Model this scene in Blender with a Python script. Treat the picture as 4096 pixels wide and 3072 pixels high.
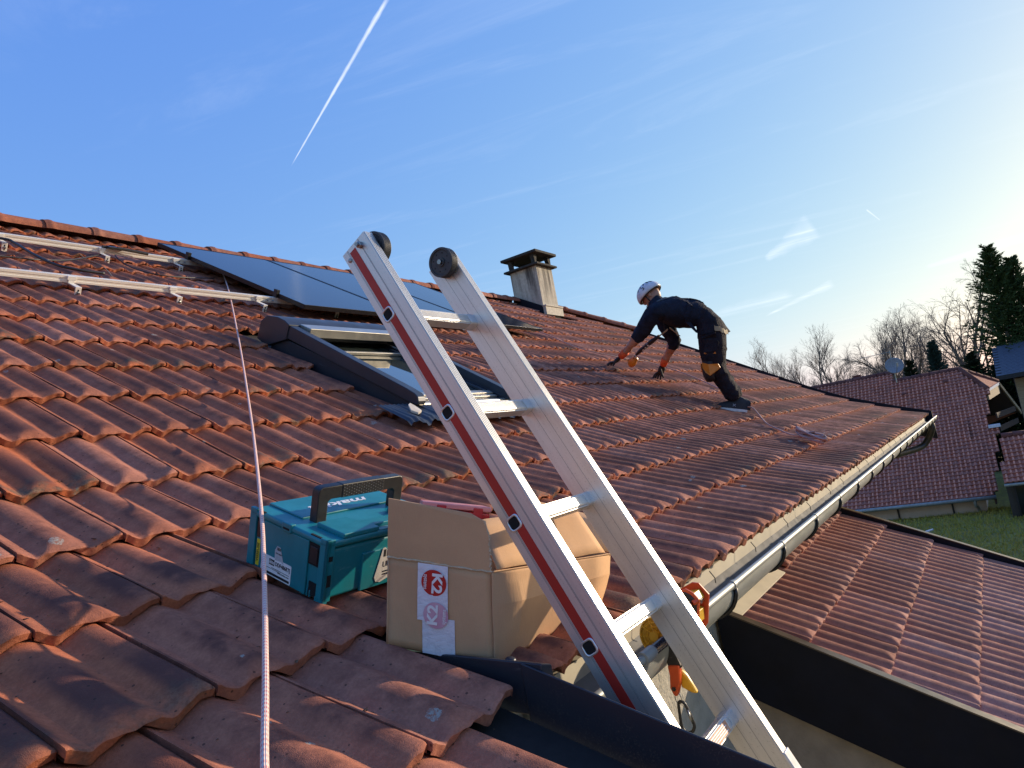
import bpy, bmesh, math, random
from mathutils import Vector as V, Matrix
# ------------------------------------------------------------------ scene, camera, light
for o in list(bpy.data.objects): bpy.data.objects.remove(o, do_unlink=True)
scene = bpy.context.scene
C = scene.collection
R = math.radians
PI = math.pi

cam_d = bpy.data.cameras.new('camera'); cam = bpy.data.objects.new('camera', cam_d); C.objects.link(cam)
CF = V((.838436, .535250, .102036)); CR = V((.544747, -.819381, -.178014))
YAW, PITCH, ROLL = R(32.557), R(5.856), R(-10.301)
CF = V((math.cos(PITCH)*math.cos(YAW), math.cos(PITCH)*math.sin(YAW), math.sin(PITCH)))
r0 = V((math.sin(YAW), -math.cos(YAW), 0)); u0 = r0.cross(CF)
CR = math.cos(ROLL)*r0 + math.sin(ROLL)*u0; CU = -math.sin(ROLL)*r0 + math.cos(ROLL)*u0
cam.matrix_world = Matrix(((CR.x, CU.x, -CF.x, 0), (CR.y, CU.y, -CF.y, 0), (CR.z, CU.z, -CF.z, 0), (0, 0, 0, 1)))
cam_d.sensor_width = 36; cam_d.lens = 2924.08/4096*36
cam_d.clip_start = .05; cam_d.clip_end = 4000
scene.camera = cam

SUN_AZ, SUN_EL = R(-28), R(13)          # azimuth from +X towards +Y
SUN = V((math.cos(SUN_EL)*math.cos(SUN_AZ), math.cos(SUN_EL)*math.sin(SUN_AZ), math.sin(SUN_EL)))
sd = bpy.data.lights.new('sun', 'SUN'); sun = bpy.data.objects.new('sun', sd); C.objects.link(sun)
sd.energy = 2.75; sd.angle = R(.9); sd.color = (1, .82, .60)
sun.rotation_euler = SUN.to_track_quat('Z', 'Y').to_euler()
scene.view_settings.view_transform = 'Standard'; scene.view_settings.look = 'None'
scene.view_settings.exposure = 1.02; scene.view_settings.gamma = 1

world = bpy.data.worlds.new('World'); scene.world = world; world.use_nodes = True
world.cycles.sampling_method = 'MANUAL'; world.cycles.sample_map_resolution = 512
nt = world.node_tree; nt.nodes.clear()
def N(t, **k):
    n = nt.nodes.new(t)
    for a, b in k.items():
        if a == 'op': n.operation = b
        else: setattr(n, a, b)
    return n
def L(a, b): nt.links.new(a, b)
def M(op, a, b=None, clamp=False):
    n = nt.nodes.new('ShaderNodeMath'); n.operation = op; n.use_clamp = clamp
    for i, q in enumerate((a, b)):
        if q is None: continue
        if isinstance(q, (int, float)): n.inputs[i].default_value = q
        else: nt.links.new(q, n.inputs[i])
    return n.outputs[0]
out = N('ShaderNodeOutputWorld'); bg = N('ShaderNodeBackground'); bg.inputs[1].default_value = .1
sky = N('ShaderNodeTexSky'); sky.sky_type = 'NISHITA'; sky.sun_disc = False
sky.sun_elevation = SUN_EL; sky.sun_rotation = R(90) - SUN_AZ
sky.altitude = 450; sky.air_density = 1.25; sky.dust_density = 1.2; sky.ozone_density = 2.5
# photographic response of the sky: each channel of the physical sky on its own contrast curve
ssep = N('ShaderNodeSeparateColor'); L(sky.outputs[0], ssep.inputs[0]); hs = N('ShaderNodeCombineColor')
for i_, (g_, a_) in enumerate(((.83, .93), (.63, 1.40), (.12, 3.78))): L(M('MULTIPLY', M('POWER', ssep.outputs[i_], g_), a_), hs.inputs[i_])
tc = N('ShaderNodeTexCoord'); DIR = tc.outputs['Generated']
sep = N('ShaderNodeSeparateXYZ'); L(DIR, sep.inputs[0])
def dotc(v):
    n = nt.nodes.new('ShaderNodeVectorMath'); n.operation = 'DOT_PRODUCT'; L(DIR, n.inputs[0]); n.inputs[1].default_value = v
    return n.outputs['Value']
# thin cirrus: noise on the direction projected to a high layer, drawn out along the wind
zc = M('MAXIMUM', sep.outputs[2], .02)
px = M('DIVIDE', sep.outputs[0], zc); py = M('DIVIDE', sep.outputs[1], zc)
wa = R(-74)
al = M('ADD', M('MULTIPLY', px, math.cos(wa)*.42), M('MULTIPLY', py, math.sin(wa)*.42))
ac = M('ADD', M('MULTIPLY', px, -math.sin(wa)*1.7), M('MULTIPLY', py, math.cos(wa)*1.7))
cb = N('ShaderNodeCombineXYZ'); L(M('ADD', al, 3.1), cb.inputs[0]); L(M('ADD', ac, 7.35), cb.inputs[1])
n1 = N('ShaderNodeTexNoise'); n1.inputs['Scale'].default_value = 1.5; n1.inputs['Detail'].default_value = 8; n1.inputs['Roughness'].default_value = .66; n1.inputs['Distortion'].default_value = .9
L(cb.outputs[0], n1.inputs['Vector'])
rp = N('ShaderNodeMapRange'); rp.inputs[1].default_value = .50; rp.inputs[2].default_value = .82; rp.interpolation_type = 'SMOOTHSTEP'; L(n1.outputs[0], rp.inputs[0])
cloud = M('MULTIPLY', rp.outputs[0], .18)
# contrails: bands along great circles between two directions
def pixdir(x, y):
    d = CF + CR*((x-2048)/2924.08) + CU*((1536-y)/2924.08); d.normalize(); return d
trail = None
nz = nt.nodes.new('ShaderNodeTexNoise'); nz.inputs['Scale'].default_value = 70; nz.inputs['Detail'].default_value = 3; L(DIR, nz.inputs['Vector'])
nz2 = nt.nodes.new('ShaderNodeTexNoise'); nz2.inputs['Scale'].default_value = 28; L(DIR, nz2.inputs['Vector'])
def contrail(a, b, wid0, wid1, amp, ext0=0, ext1=0, wisp=False):
    global trail
    a, b = a.copy(), b.copy(); n = a.cross(b).normalized()
    t = n.cross(a).normalized()                       # along the trail, a -> b
    span = math.acos(max(-1, min(1, a.dot(b))))
    d = M('ABSOLUTE', dotc(n))
    ang = M('ARCTAN2', dotc(t), dotc(a))
    u = M('DIVIDE', ang, span)
    mr = nt.nodes.new('ShaderNodeMapRange'); L(u, mr.inputs[0]); mr.inputs[3].default_value = wid0; mr.inputs[4].default_value = wid1; mr.clamp = False
    w = M('MULTIPLY', M('MAXIMUM', mr.outputs[0], .0004), M('ADD', M('MULTIPLY', nz.outputs[0], .9), .55))
    prof = M('SUBTRACT', 1, M('DIVIDE', d, w), True)
    prof = M('POWER', prof, .8)
    e0 = nt.nodes.new('ShaderNodeMapRange'); e0.interpolation_type = 'SMOOTHSTEP'; L(u, e0.inputs[0]); e0.inputs[1].default_value = -.01-ext0; e0.inputs[2].default_value = .08
    e1 = nt.nodes.new('ShaderNodeMapRange'); e1.interpolation_type = 'SMOOTHSTEP'; L(u, e1.inputs[0]); e1.inputs[1].default_value = 1.0+ext1; e1.inputs[2].default_value = .9+ext1*.5
    m = M('MULTIPLY', M('MULTIPLY', prof, M('MULTIPLY', e0.outputs[0], e1.outputs[0])), M('MULTIPLY', M('ADD', nz2.outputs[0], .35), amp))
    if wisp: m = M('MULTIPLY', m, M('POWER', M('MULTIPLY', n1.outputs[0], 1.9), 3))
    trail = m if trail is None else M('MAXIMUM', trail, m)
contrail(pixdir(1166, 662), pixdir(1548, -4), .0008, .0034, 1.1, 0, .06)
contrail(pixdir(3465, 838), pixdir(3522, 882), .0011, .0005, .8)
contrail(pixdir(3060, 1266), pixdir(3340, 1128), .0012, .006, .5, 0, 0, True)
contrail(pixdir(3060, 1040), pixdir(3260, 900), .004, .020, .40, 0, 0, True)
contrail(pixdir(2760, 1290), pixdir(3180, 1170), .004, .012, .22, 0, 0, True)
contrail(pixdir(3700, 1070), pixdir(4060, 960), .003, .006, .3, 0, .5)
cov = M('MINIMUM', M('ADD', cloud, trail), .92)
mix = N('ShaderNodeMix'); mix.data_type = 'RGBA'; L(cov, mix.inputs[0]); L(hs.outputs[0], mix.inputs[6])
# cloud radiance: the sky's own brightness plus sunlit white
cl = N('ShaderNodeMix'); cl.data_type = 'RGBA'; cl.blend_type = 'ADD'; cl.inputs[0].default_value = 1
bw = N('ShaderNodeMix'); bw.data_type = 'RGBA'; bw.inputs[0].default_value = .6; L(hs.outputs[0], bw.inputs[6]); bw.inputs[7].default_value = (4.6, 4.8, 5.2, 1)
L(bw.outputs[2], cl.inputs[6]); cl.inputs[7].default_value = (1.2, 1.2, 1.2, 1)
L(cl.outputs[2], mix.inputs[7]); L(mix.outputs[2], bg.inputs[0]); L(bg.outputs[0], out.inputs[0])

# ------------------------------------------------------------------ helpers
rng = random.Random(7)
def tag(o, label=None, cat=None, group=None, kind=None):
    if label: o['label'] = label
    if cat: o['category'] = cat
    if group: o['group'] = group
    if kind: o['kind'] = kind
    return o
def empty(name, loc=(0, 0, 0), mat=None):
    o = bpy.data.objects.new(name, None); C.objects.link(o); o.empty_display_size = .1
    if mat is not None: o.matrix_world = mat
    else: o.location = loc
    return o
def link(name, me, parent=None, mat=None):
    o = bpy.data.objects.new(name, me); C.objects.link(o)
    if parent is not None: o.parent = parent
    if mat is not None: o.matrix_local = mat
    return o
class MB:
    def __init__(s): s.v = []; s.f = []; s.m = []
    def add(s, vs, fs, mi=0):
        b = len(s.v); s.v += [tuple(q) for q in vs]; s.f += [tuple(i+b for i in f) for f in fs]; s.m += [mi]*len(fs); return s
    def box(s, lo, hi, mi=0, M=None):
        x0, y0, z0 = lo; x1, y1, z1 = hi
        vs = [V(p) for p in ((x0,y0,z0),(x1,y0,z0),(x1,y1,z0),(x0,y1,z0),(x0,y0,z1),(x1,y0,z1),(x1,y1,z1),(x0,y1,z1))]
        if M is not None: vs = [M @ q for q in vs]
        return s.add(vs, [(3,2,1,0),(4,5,6,7),(0,1,5,4),(1,2,6,5),(2,3,7,6),(3,0,4,7)], mi)
    def prism(s, pts, d, mi=0):
        """pts: polygon of 3D points, d: extrusion vector"""
        n = len(pts); a = [V(p) for p in pts]; d = V(d); b = [p+d for p in a]
        nrm = sum(((a[i]-a[0]).cross(a[i+1]-a[0]) for i in range(1, n-1)), V((0,0,0)))
        if nrm.dot(d) > 0: a, b = b, a
        return s.add(a+b, [tuple(range(n)), tuple(reversed(range(n, 2*n)))]+[(i, i+n, (i+1) % n+n, (i+1) % n) for i in range(n)], mi)
    def tube(s, path, r, sides=8, mi=0, caps=True, closed=False):
        P = [V(p) for p in path]; n = len(P); rs = r if isinstance(r, (list, tuple)) else [r]*n
        t0 = (P[1]-P[0]).normalized(); up = V((0,0,1)) if abs(t0.z) < .9 else V((1,0,0))
        u = t0.cross(up).normalized(); vs = []
        for i in range(n):
            if closed: t = (P[(i+1) % n]-P[i-1]).normalized()
            else: t = (P[min(i+1, n-1)]-P[max(i-1, 0)]).normalized()
            u = (u-t*u.dot(t)).normalized(); w = t.cross(u)
            for k in range(sides):
                a = 2*PI*k/sides; vs.append(P[i]+(u*math.cos(a)+w*math.sin(a))*rs[i])
        fs = []
        for i in range(n if closed else n-1):
            j = (i+1) % n
            for k in range(sides):
                k2 = (k+1) % sides; fs.append((i*sides+k, i*sides+k2, j*sides+k2, j*sides+k))
        if caps and not closed: fs += [tuple(reversed(range(sides))), tuple((n-1)*sides+k for k in range(sides))]
        return s.add(vs, fs, mi)
    def lathe(s, prof, c, ax, sides=24, mi=0):
        """prof: (radius, along) pairs, c centre, ax axis"""
        ax = V(ax).normalized(); c = V(c); u = ax.orthogonal().normalized(); w = ax.cross(u); vs = []; n = len(prof)
        for r, h in prof:
            for k in range(sides):
                a = 2*PI*k/sides; vs.append(c+ax*h+(u*math.cos(a)+w*math.sin(a))*r)
        fs = [(i*sides+k, i*sides+(k+1) % sides, (i+1)*sides+(k+1) % sides, (i+1)*sides+k) for i in range(n-1) for k in range(sides)]
        fs += [tuple(reversed(range(sides))), tuple((n-1)*sides+k for k in range(sides))]
        return s.add(vs, fs, mi)
    def mesh(s, name, mats, smooth=False):
        me = bpy.data.meshes.new(name); me.from_pydata(s.v, [], s.f)
        for m in (mats if isinstance(mats, (list, tuple)) else [mats]): me.materials.append(m)
        me.polygons.foreach_set('material_index', s.m)
        if smooth: me.polygons.foreach_set('use_smooth', [True]*len(me.polygons))
        me.update(); return me
    def obj(s, name, mats, parent=None, smooth=False, bevel=0, seg=2, mat=None, auto=None):
        o = link(name, s.mesh(name, mats, smooth or bool(bevel)), parent, mat)
        if bevel:
            b = o.modifiers.new('bevel', 'BEVEL'); b.width = bevel; b.segments = seg; b.limit_method = 'ANGLE'; b.angle_limit = R(30); b.harden_normals = True
        if auto: sharp(o.data, auto)
        return o
def sharp(me, deg=35):
    bm = bmesh.new(); bm.from_mesh(me)
    for e in bm.edges:
        if len(e.link_faces) == 2 and e.calc_face_angle(0) > R(deg): e.smooth = False
    for f in bm.faces: f.smooth = True
    bm.to_mesh(me); bm.free()
def smooth_path(pts, n=8):
    P = [V(p) for p in pts]; o = []
    for i in range(len(P)-1):
        p0, p1, p2, p3 = P[max(i-1, 0)], P[i], P[i+1], P[min(i+2, len(P)-1)]
        for k in range(n):
            t = k/n
            o.append(.5*((2*p1)+(p2-p0)*t+(2*p0-5*p1+4*p2-p3)*t*t+(-p0+3*p1-3*p2+p3)*t**3))
    return o+[P[-1]]
def seen(p, margin=.08):
    d = p.dot(CF)
    if d < .1: return False
    return abs(p.dot(CR)/d) < .7004*(1+margin) and abs(p.dot(CU)/d) < .5253*(1+margin)
# ------------------------------------------------------------------ materials
class MT:
    """small node-tree writer"""
    def __init__(s, name):
        s.m = bpy.data.materials.new(name); s.m.use_nodes = True; s.t = s.m.node_tree
        s.b = s.t.nodes['Principled BSDF']; s.pos = None
    def n(s, t, **k):
        x = s.t.nodes.new(t)
        for a, b in k.items(): setattr(x, a, b)
        return x
    def l(s, a, b): s.t.links.new(a, b)
    def P(s):
        if s.pos is None: s.pos = s.n('ShaderNodeNewGeometry').outputs['Position']
        return s.pos
    def O(s): return s.n('ShaderNodeTexCoord').outputs['Object']
    def noise(s, scale, detail=4, rough=.55, vec=None, stretch=None, dist=0):
        vec = vec or s.P()
        if stretch:
            mp = s.n('ShaderNodeMapping'); mp.inputs['Scale'].default_value = stretch; s.l(vec, mp.inputs[0]); vec = mp.outputs[0]
        x = s.n('ShaderNodeTexNoise'); x.inputs['Scale'].default_value = scale; x.inputs['Detail'].default_value = detail
        x.inputs['Roughness'].default_value = rough; x.inputs['Distortion'].default_value = dist; s.l(vec, x.inputs['Vector']); return x.outputs[0]
    def ramp(s, v, lo, hi, a=0, b=1):
        x = s.n('ShaderNodeMapRange'); x.interpolation_type = 'SMOOTHSTEP'; s.l(v, x.inputs[0])
        for i, q in enumerate((lo, hi, a, b)): x.inputs[i+1].default_value = q
        return x.outputs[0]
    def math(s, op, a, b=None, clamp=False):
        x = s.n('ShaderNodeMath'); x.operation = op; x.use_clamp = clamp
        for i, q in enumerate((a, b)):
            if q is None: continue
            if isinstance(q, (int, float)): x.inputs[i].default_value = q
            else: s.l(q, x.inputs[i])
        return x.outputs[0]
    def mix(s, f, a, b, blend='MIX'):
        x = s.n('ShaderNodeMix'); x.data_type = 'RGBA'; x.blend_type = blend
        for i, q in ((0, f), (6, a), (7, b)):
            if isinstance(q, (int, float)): x.inputs[i].default_value = q
            elif isinstance(q, tuple): x.inputs[i].default_value = q if len(q) == 4 else q+(1,)
            else: s.l(q, x.inputs[i])
        return x.outputs[2]
    def col(s, c):
        if isinstance(c, tuple): s.b.inputs['Base Color'].default_value = c+(1,) if len(c) == 3 else c
        else: s.l(c, s.b.inputs['Base Color'])
        return s
    def rough(s, r):
        if isinstance(r, (int, float)): s.b.inputs['Roughness'].default_value = r
        else: s.l(r, s.b.inputs['Roughness'])
        return s
    def set(s, **k):
        for a, b in k.items(): s.b.inputs[a.replace('_', ' ')].default_value = b
        return s
    def bump(s, h, strength=.3, dist=.002):
        x = s.n('ShaderNodeBump'); x.inputs['Strength'].default_value = strength; x.inputs['Distance'].default_value = dist
        s.l(h, x.inputs['Height']); s.l(x.outputs[0], s.b.inputs['Normal']); return s
def plain(name, a, b=None, scale=20, rough=.6, metal=0, bump=0, bscale=200, bdist=.001, stretch=None, spec=.5, rvar=.15, detail=5):
    m = MT(name); b = b or tuple(q*.75 for q in a)
    nz = m.noise(scale, detail, .6, m.O(), stretch)
    m.col(m.mix(m.ramp(nz, .3, .7), a, b)); m.set(Metallic=metal, Specular_IOR_Level=spec)
    m.rough(m.math('ADD', m.math('MULTIPLY', m.noise(scale*2.3, 3, .6, m.O(), stretch), rvar*2), rough-rvar))
    if bump: m.bump(m.noise(bscale, 4, .6, m.O(), stretch), bump, bdist)
    return m.m
# ------------------------------------------------------------------ tile material
def tile_material(name, pan, pan2, crest, lich=.5, dirt_or_highlight=.5):
    m = MT(name)
    hump = m.n('ShaderNodeAttribute', attribute_name='hump').outputs['Fac']
    along = m.n('ShaderNodeAttribute', attribute_name='along').outputs['Fac']
    rnd = m.math('FRACT', m.math('ADD', m.n('ShaderNodeAttribute', attribute_name='rnd').outputs['Fac'], m.n('ShaderNodeObjectInfo').outputs['Random']))
    rnd2 = m.math('FRACT', m.math('MULTIPLY', rnd, 17.31))
    big = m.noise(2.2, 3, .6); mid = m.noise(16, 4, .68); fine = m.noise(150, 4, .75); grit = m.noise(620, 1, .5)
    base = m.mix(m.ramp(mid, .3, .72), pan, pan2)
    base = m.mix(m.math('MULTIPLY', m.ramp(fine, .46, .68), .42), base, tuple(q*.55 for q in pan)); base = m.mix(m.math('MULTIPLY', m.ramp(fine, .50, .32), .18), base, tuple(min(1, q*1.45+.03) for q in pan))
    hv = m.n('ShaderNodeHueSaturation'); m.l(base, hv.inputs['Color'])
    m.l(m.math('ADD', m.math('MULTIPLY', rnd, .34), .84), hv.inputs['Value']); m.l(m.math('ADD', m.math('MULTIPLY', rnd2, .18), .86), hv.inputs['Saturation'])
    # dark algae film on the crests (on plum tiles a painted highlight), thinning towards the nose and the head lap
    k = m.math('MULTIPLY', m.ramp(hump, .28, .85), m.math('MULTIPLY', m.ramp(along, .015, .16), m.ramp(along, 1.15, .35)))
    k = m.math('MULTIPLY', k, m.ramp(m.math('ADD', m.math('MULTIPLY', mid, .8), m.math('MULTIPLY', rnd2, .45)), .25, .8))
    k = m.math('ADD', k, m.math('MULTIPLY', m.ramp(big, .5, .75), .18), True)
    c = m.mix(m.math('MULTIPLY', k, dirt_or_highlight), hv.outputs[0], crest)
    # pale lichen discs and crusts
    vo = m.n('ShaderNodeTexVoronoi'); vo.inputs['Scale'].default_value = 9; vo.inputs['Randomness'].default_value = 1
    wob = m.n('ShaderNodeMix'); wob.data_type = 'VECTOR'; wob.inputs[0].default_value = .02
    m.l(m.P(), wob.inputs[4]); nz = m.n('ShaderNodeTexNoise'); nz.inputs['Scale'].default_value = 60; m.l(m.P(), nz.inputs['Vector']); m.l(nz.outputs[1], wob.inputs[5]); m.l(wob.outputs[1], vo.inputs['Vector'])
    vs = m.n('ShaderNodeSeparateColor'); m.l(vo.outputs['Color'], vs.inputs[0])
    spot = m.math('MULTIPLY', m.math('LESS_THAN', vo.outputs['Distance'], m.math('MULTIPLY', vs.outputs[1], .16)), m.math('GREATER_THAN', vs.outputs[0], .48))
    spot = m.math('MULTIPLY', spot, m.ramp(fine, .38, .6))
    c = m.mix(m.math('MULTIPLY', spot, lich), c, (.36, .34, .29))
    # crumbs of dirt
    vd = m.n('ShaderNodeTexVoronoi'); vd.inputs['Scale'].default_value = 75; m.l(m.P(), vd.inputs['Vector'])
    dsc = m.n('ShaderNodeSeparateColor'); m.l(vd.outputs['Color'], dsc.inputs[0])
    cr = m.math('MULTIPLY', m.math('LESS_THAN', vd.outputs['Distance'], .2), m.math('GREATER_THAN', dsc.outputs[0], .86))
    c = m.mix(m.math('MULTIPLY', cr, .7), c, (.035, .022, .018))
    # grey moss on the noses of some tiles
    mo = m.math('MULTIPLY', m.math('MULTIPLY', m.ramp(along, .34, .02), m.ramp(rnd2, .62, .9)), m.ramp(mid, .40, .62))
    c = m.mix(m.math('MULTIPLY', mo, .75*lich), c, m.mix(m.ramp(fine, .4, .6), (.15, .14, .095), (.075, .072, .055)))
    m.col(c).rough(m.ramp(mid, .2, .8, .74, .95)); m.set(Specular_IOR_Level=.18)
    h = m.math('ADD', m.math('MULTIPLY', fine, .6), m.math('MULTIPLY', grit, .4))
    m.bump(h, .8, .0030)
    return m.m
M_TILE = tile_material('clay_tile', (.44, .143, .067), (.32, .098, .049), (.108, .045, .037), lich=.95, dirt_or_highlight=.95)
M_TILE2 = tile_material('brown_clay_tile', (.42, .178, .122), (.34, .140, .098), (.23, .092, .068), lich=.2, dirt_or_highlight=.6)
M_RIDGE = tile_material('ridge_clay', (.36, .12, .06), (.25, .08, .045), (.07, .04, .04))
M_UNDER = plain('dark_underlay', (.02, .016, .014), rough=.95)
mt = MT('anthracite_sheet'); du_ = mt.noise(5, 5, .65, mt.O()); sx_ = mt.noise(38, 5, .7, mt.O(), (1, .06, .5)); fs_ = mt.noise(300, 2, .6, mt.O())
ac_ = mt.mix(mt.ramp(du_, .3, .7), (.030, .034, .047), (.018, .021, .031)); ac_ = mt.mix(mt.math('MULTIPLY', mt.ramp(sx_, .66, .74), .5), ac_, (.13, .135, .145)); ac_ = mt.mix(mt.math('MULTIPLY', mt.math('MULTIPLY', mt.ramp(fs_, .5, .7), mt.ramp(du_, .42, .62)), .5), ac_, (.10, .09, .08))
mt.col(ac_).set(Metallic=.25, Specular_IOR_Level=.5).rough(mt.ramp(du_, .3, .7, .34, .55)).bump(mt.noise(7, 3, .5, mt.O()), .2, .006); M_ANTH = mt.m
M_DARKSH = plain('dark_painted_sheet', (.008, .010, .018), (.006, .007, .012), scale=5, rough=.55, spec=.2)
M_ZINC = plain('zinc_gutter', (.34, .35, .33), (.24, .255, .235), scale=14, rough=.5, metal=.35, bump=.1, bscale=40, stretch=(.3, 1, 1))
M_CREAM = plain('cream_board', (.55, .49, .36), (.46, .41, .30), scale=6, rough=.7)
M_RENDER = plain('scraped_render', (.46, .42, .34), (.36, .33, .27), scale=9, rough=.92, bump=1, bscale=38, bdist=.012)
M_BLACK = plain('black_iron', (.012, .012, .013), rough=.45)
# ------------------------------------------------------------------ roof geometry
TW, TG, TX0 = .25, .378, 1.268
SL = math.atan(.6034)
nodes = {10: (.852, -.459), 9: (1.203, -.332), 8: (1.549, -.193), 7: (1.893, -.051), 6: (2.226, .116)}
for k in range(5, -8, -1): y, z = nodes[k+1]; nodes[k] = (y+TG*math.cos(SL), z+TG*math.sin(SL))
for k in range(11, 16): y, z = nodes[k-1]; nodes[k] = (y-.356, z-.128)
RY = 6.23
def roof_z(y):
    ks = sorted(nodes, reverse=True)
    for a, b in zip(ks, ks[1:]):
        (y0, z0), (y1, z1) = nodes[a], nodes[b]
        if y <= y1 or b == ks[-1]: return z0+(z1-z0)*(y-y0)/(y1-y0)
RZ = roof_z(RY)
VX = 12.65                                     # right gable
def x_max(y): return VX if y < 5.11 else VX-(y-5.11)*1.16
HH = .0235
LIFT = .0260
def hmp(s): return (.5+.5*math.cos(4*PI*(s-.42)))**.68
def tile_mesh(name, nx, ys, mats, seed, jit=1.0, w=TW):
    rg = random.Random(seed); ph = [rg.uniform(0, 6.28) for _ in range(6)]
    vs, fs, at_h, at_a = [], [], [], []
    g = .0016
    xs = [g+(w-2*g)*i/nx for i in range(nx+1)]
    for iy, y in enumerate(ys):
        for x in xs:
            s = x/w; h0 = hmp(s); h = HH*h0
            if .17 < s < .67: h = min(h, HH*.34+y*.36)
            else: h = min(h, HH*.86+y*.22)
            z = LIFT*(1-y/TG)+h
            if y < .004: z -= .0022*(1-y/.004)
            if s < .05: z += .0028*math.sin(PI*s/.05)
            if s > .955: z -= .007*((s-.955)/.045)**1.5
            z += jit*(.0010*math.sin(7*x/w+ph[0]+9*y)+.0008*math.sin(23*x/w+ph[1])*math.cos(31*y+ph[2]))
            yy = y+(jit*(.0022*math.sin(19*s+ph[3])+.0013*math.sin(47*s+ph[4])) if y < .012 else 0)
            if s > .90 and y < .02: yy += .008*((s-.90)/.10)**2
            vs.append((x, yy, z)); at_h.append(h0); at_a.append(y/TG)
    n = nx+1
    for j in range(len(ys)-1):
        for i in range(nx): fs.append((j*n+i, j*n+i+1, (j+1)*n+i+1, (j+1)*n+i))
    b = len(vs)
    for d, dy in ((0, .003), (1, .05)):
        for i, x in enumerate(xs):
            s = x/w; h0 = hmp(s)
            zb = HH*h0*1.0+.001+.006*h0
            vs.append((x, vs[i][1]+dy, zb)); at_h.append(0); at_a.append(0)
    for i in range(nx): fs.append((b+i, b+i+1, i+1, i)); fs.append((b+n+i, b+n+i+1, b+i+1, b+i))
    # side skirts
    for c, fl in ((0, False), (nx, True)):
        b2 = len(vs)
        for j in range(len(ys)):
            q = vs[j*n+c]; vs.append((q[0], q[1], q[2]-.016)); at_h.append(.2); at_a.append(.3)
        for j in range(len(ys)-1):
            f = (j*n+c, (j+1)*n+c, b2+j+1, b2+j); fs.append(f if not fl else tuple(reversed(f)))
    me = bpy.data.meshes.new(name); me.from_pydata(vs, [], fs)
    for q, d in (('hump', at_h), ('along', at_a)):
        me.attributes.new(q, 'FLOAT', 'POINT').data.foreach_set('value', d)
    me.materials.append(mats); me.polygons.foreach_set('use_smooth', [True]*len(fs)); me.update(); sharp(me, 32)
    return me
YS_N = [0, .004, .010, .018, .028, .04, .052, .07, .1, .18, .28, .425]
YS_F = [0, .004, .025, .05, .2, .425]
def frame(k, x, w=TW, dz=0):
    (y0, z0), (y1, z1) = nodes[k], nodes[k-1]
    d = V((0, y1-y0, z1-z0)).normalized(); n = V((1, 0, 0)).cross(d)
    return Matrix(((1, 0, 0, x), (0, d.y, n.y, y0), (0, d.z, n.z, z0+dz), (0, 0, 0, 1)))
def lay_tiles(slots, meshes, far_mesh, parent, limit, name):
    """slots: (matrix, scale_x). The `limit` largest in view become parts, the rest one joined part."""
    info = []
    for Mx, sx in slots:
        c = Mx @ V((TW*sx/2, .19, .03)); info.append((0 if seen(c) else 1, c.length, Mx, sx))
    info.sort(key=lambda t: (t[0], t[1]))
    rg = random.Random(11); n = 0; rest = []
    for hid, dist, Mx, sx in info:
        J = Matrix.Translation((rg.uniform(-.0015, .0015), rg.uniform(-.004, .004), rg.uniform(-.001, .002))) @ Matrix.Rotation(R(rg.uniform(-.45, .45)), 4, 'Z') @ Matrix.Rotation(R(rg.uniform(-.35, .35)), 4, 'Y')
        Mt = Mx @ J @ Matrix.Diagonal((sx, 1, 1, 1))
        if not hid and n < limit:
            link('roof_tile', meshes[rg.randrange(len(meshes))], parent, Mt); n += 1
        else: rest.append((Mt, rg.random()))
    if rest:
        src = far_mesh; base = [v.co.copy() for v in src.vertices]; polys = [tuple(p.vertices) for p in src.polygons]
        hu = [a.value for a in src.attributes['hump'].data]; al = [a.value for a in src.attributes['along'].data]
        vs, fs, ah, aa, ar = [], [], [], [], []
        for Mt, r in rest:
            b = len(vs); vs += [tuple(Mt @ q) for q in base]; fs += [tuple(i+b for i in p) for p in polys]; ah += hu; aa += al; ar += [r]*len(base)
        me = bpy.data.meshes.new(name); me.from_pydata(vs, [], fs)
        for q, d in (('hump', ah), ('along', aa), ('rnd', ar)): me.attributes.new(q, 'FLOAT', 'POINT').data.foreach_set('value', d)
        me.materials.append(src.materials[0]); me.update(); sharp(me, 50)
        tag(link(name, me, parent), kind='stuff')
# ------------------------------------------------------------------ our house
house = tag(empty('house', (4, 3, -6.1)), 'near house whose orange brown tiled roof fills the lower left', 'house')
HM = Matrix.Translation((-4, -3, 6.1))
def hobj(mb, name, mats, parent=None, **k):
    if parent is None: return mb.obj(name, mats, house, mat=HM, **k)
    return mb.obj(name, mats, parent, **k)
# deck under the tiles
mb = MB(); ks = sorted([k for k in nodes if nodes[k][0] < RY], reverse=True)
pr = [(nodes[k][0], nodes[k][1]-.012) for k in ks]+[(RY, RZ-.012)]
for x0, x1, sub in ((-2.2, 1.15, [p for p in pr]), (1.15, VX, [p for p in pr if p[0] > .88])):
    for (y0, z0), (y1, z1) in zip(sub, sub[1:]):
        xa, xb = min(x1, x_max(y0)), min(x1, x_max(y1))
        mb.add([(x0, y0, z0), (xa, y0, z0), (xb, y1, z1), (x0, y1, z1)], [(0, 1, 2, 3)])
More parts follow.
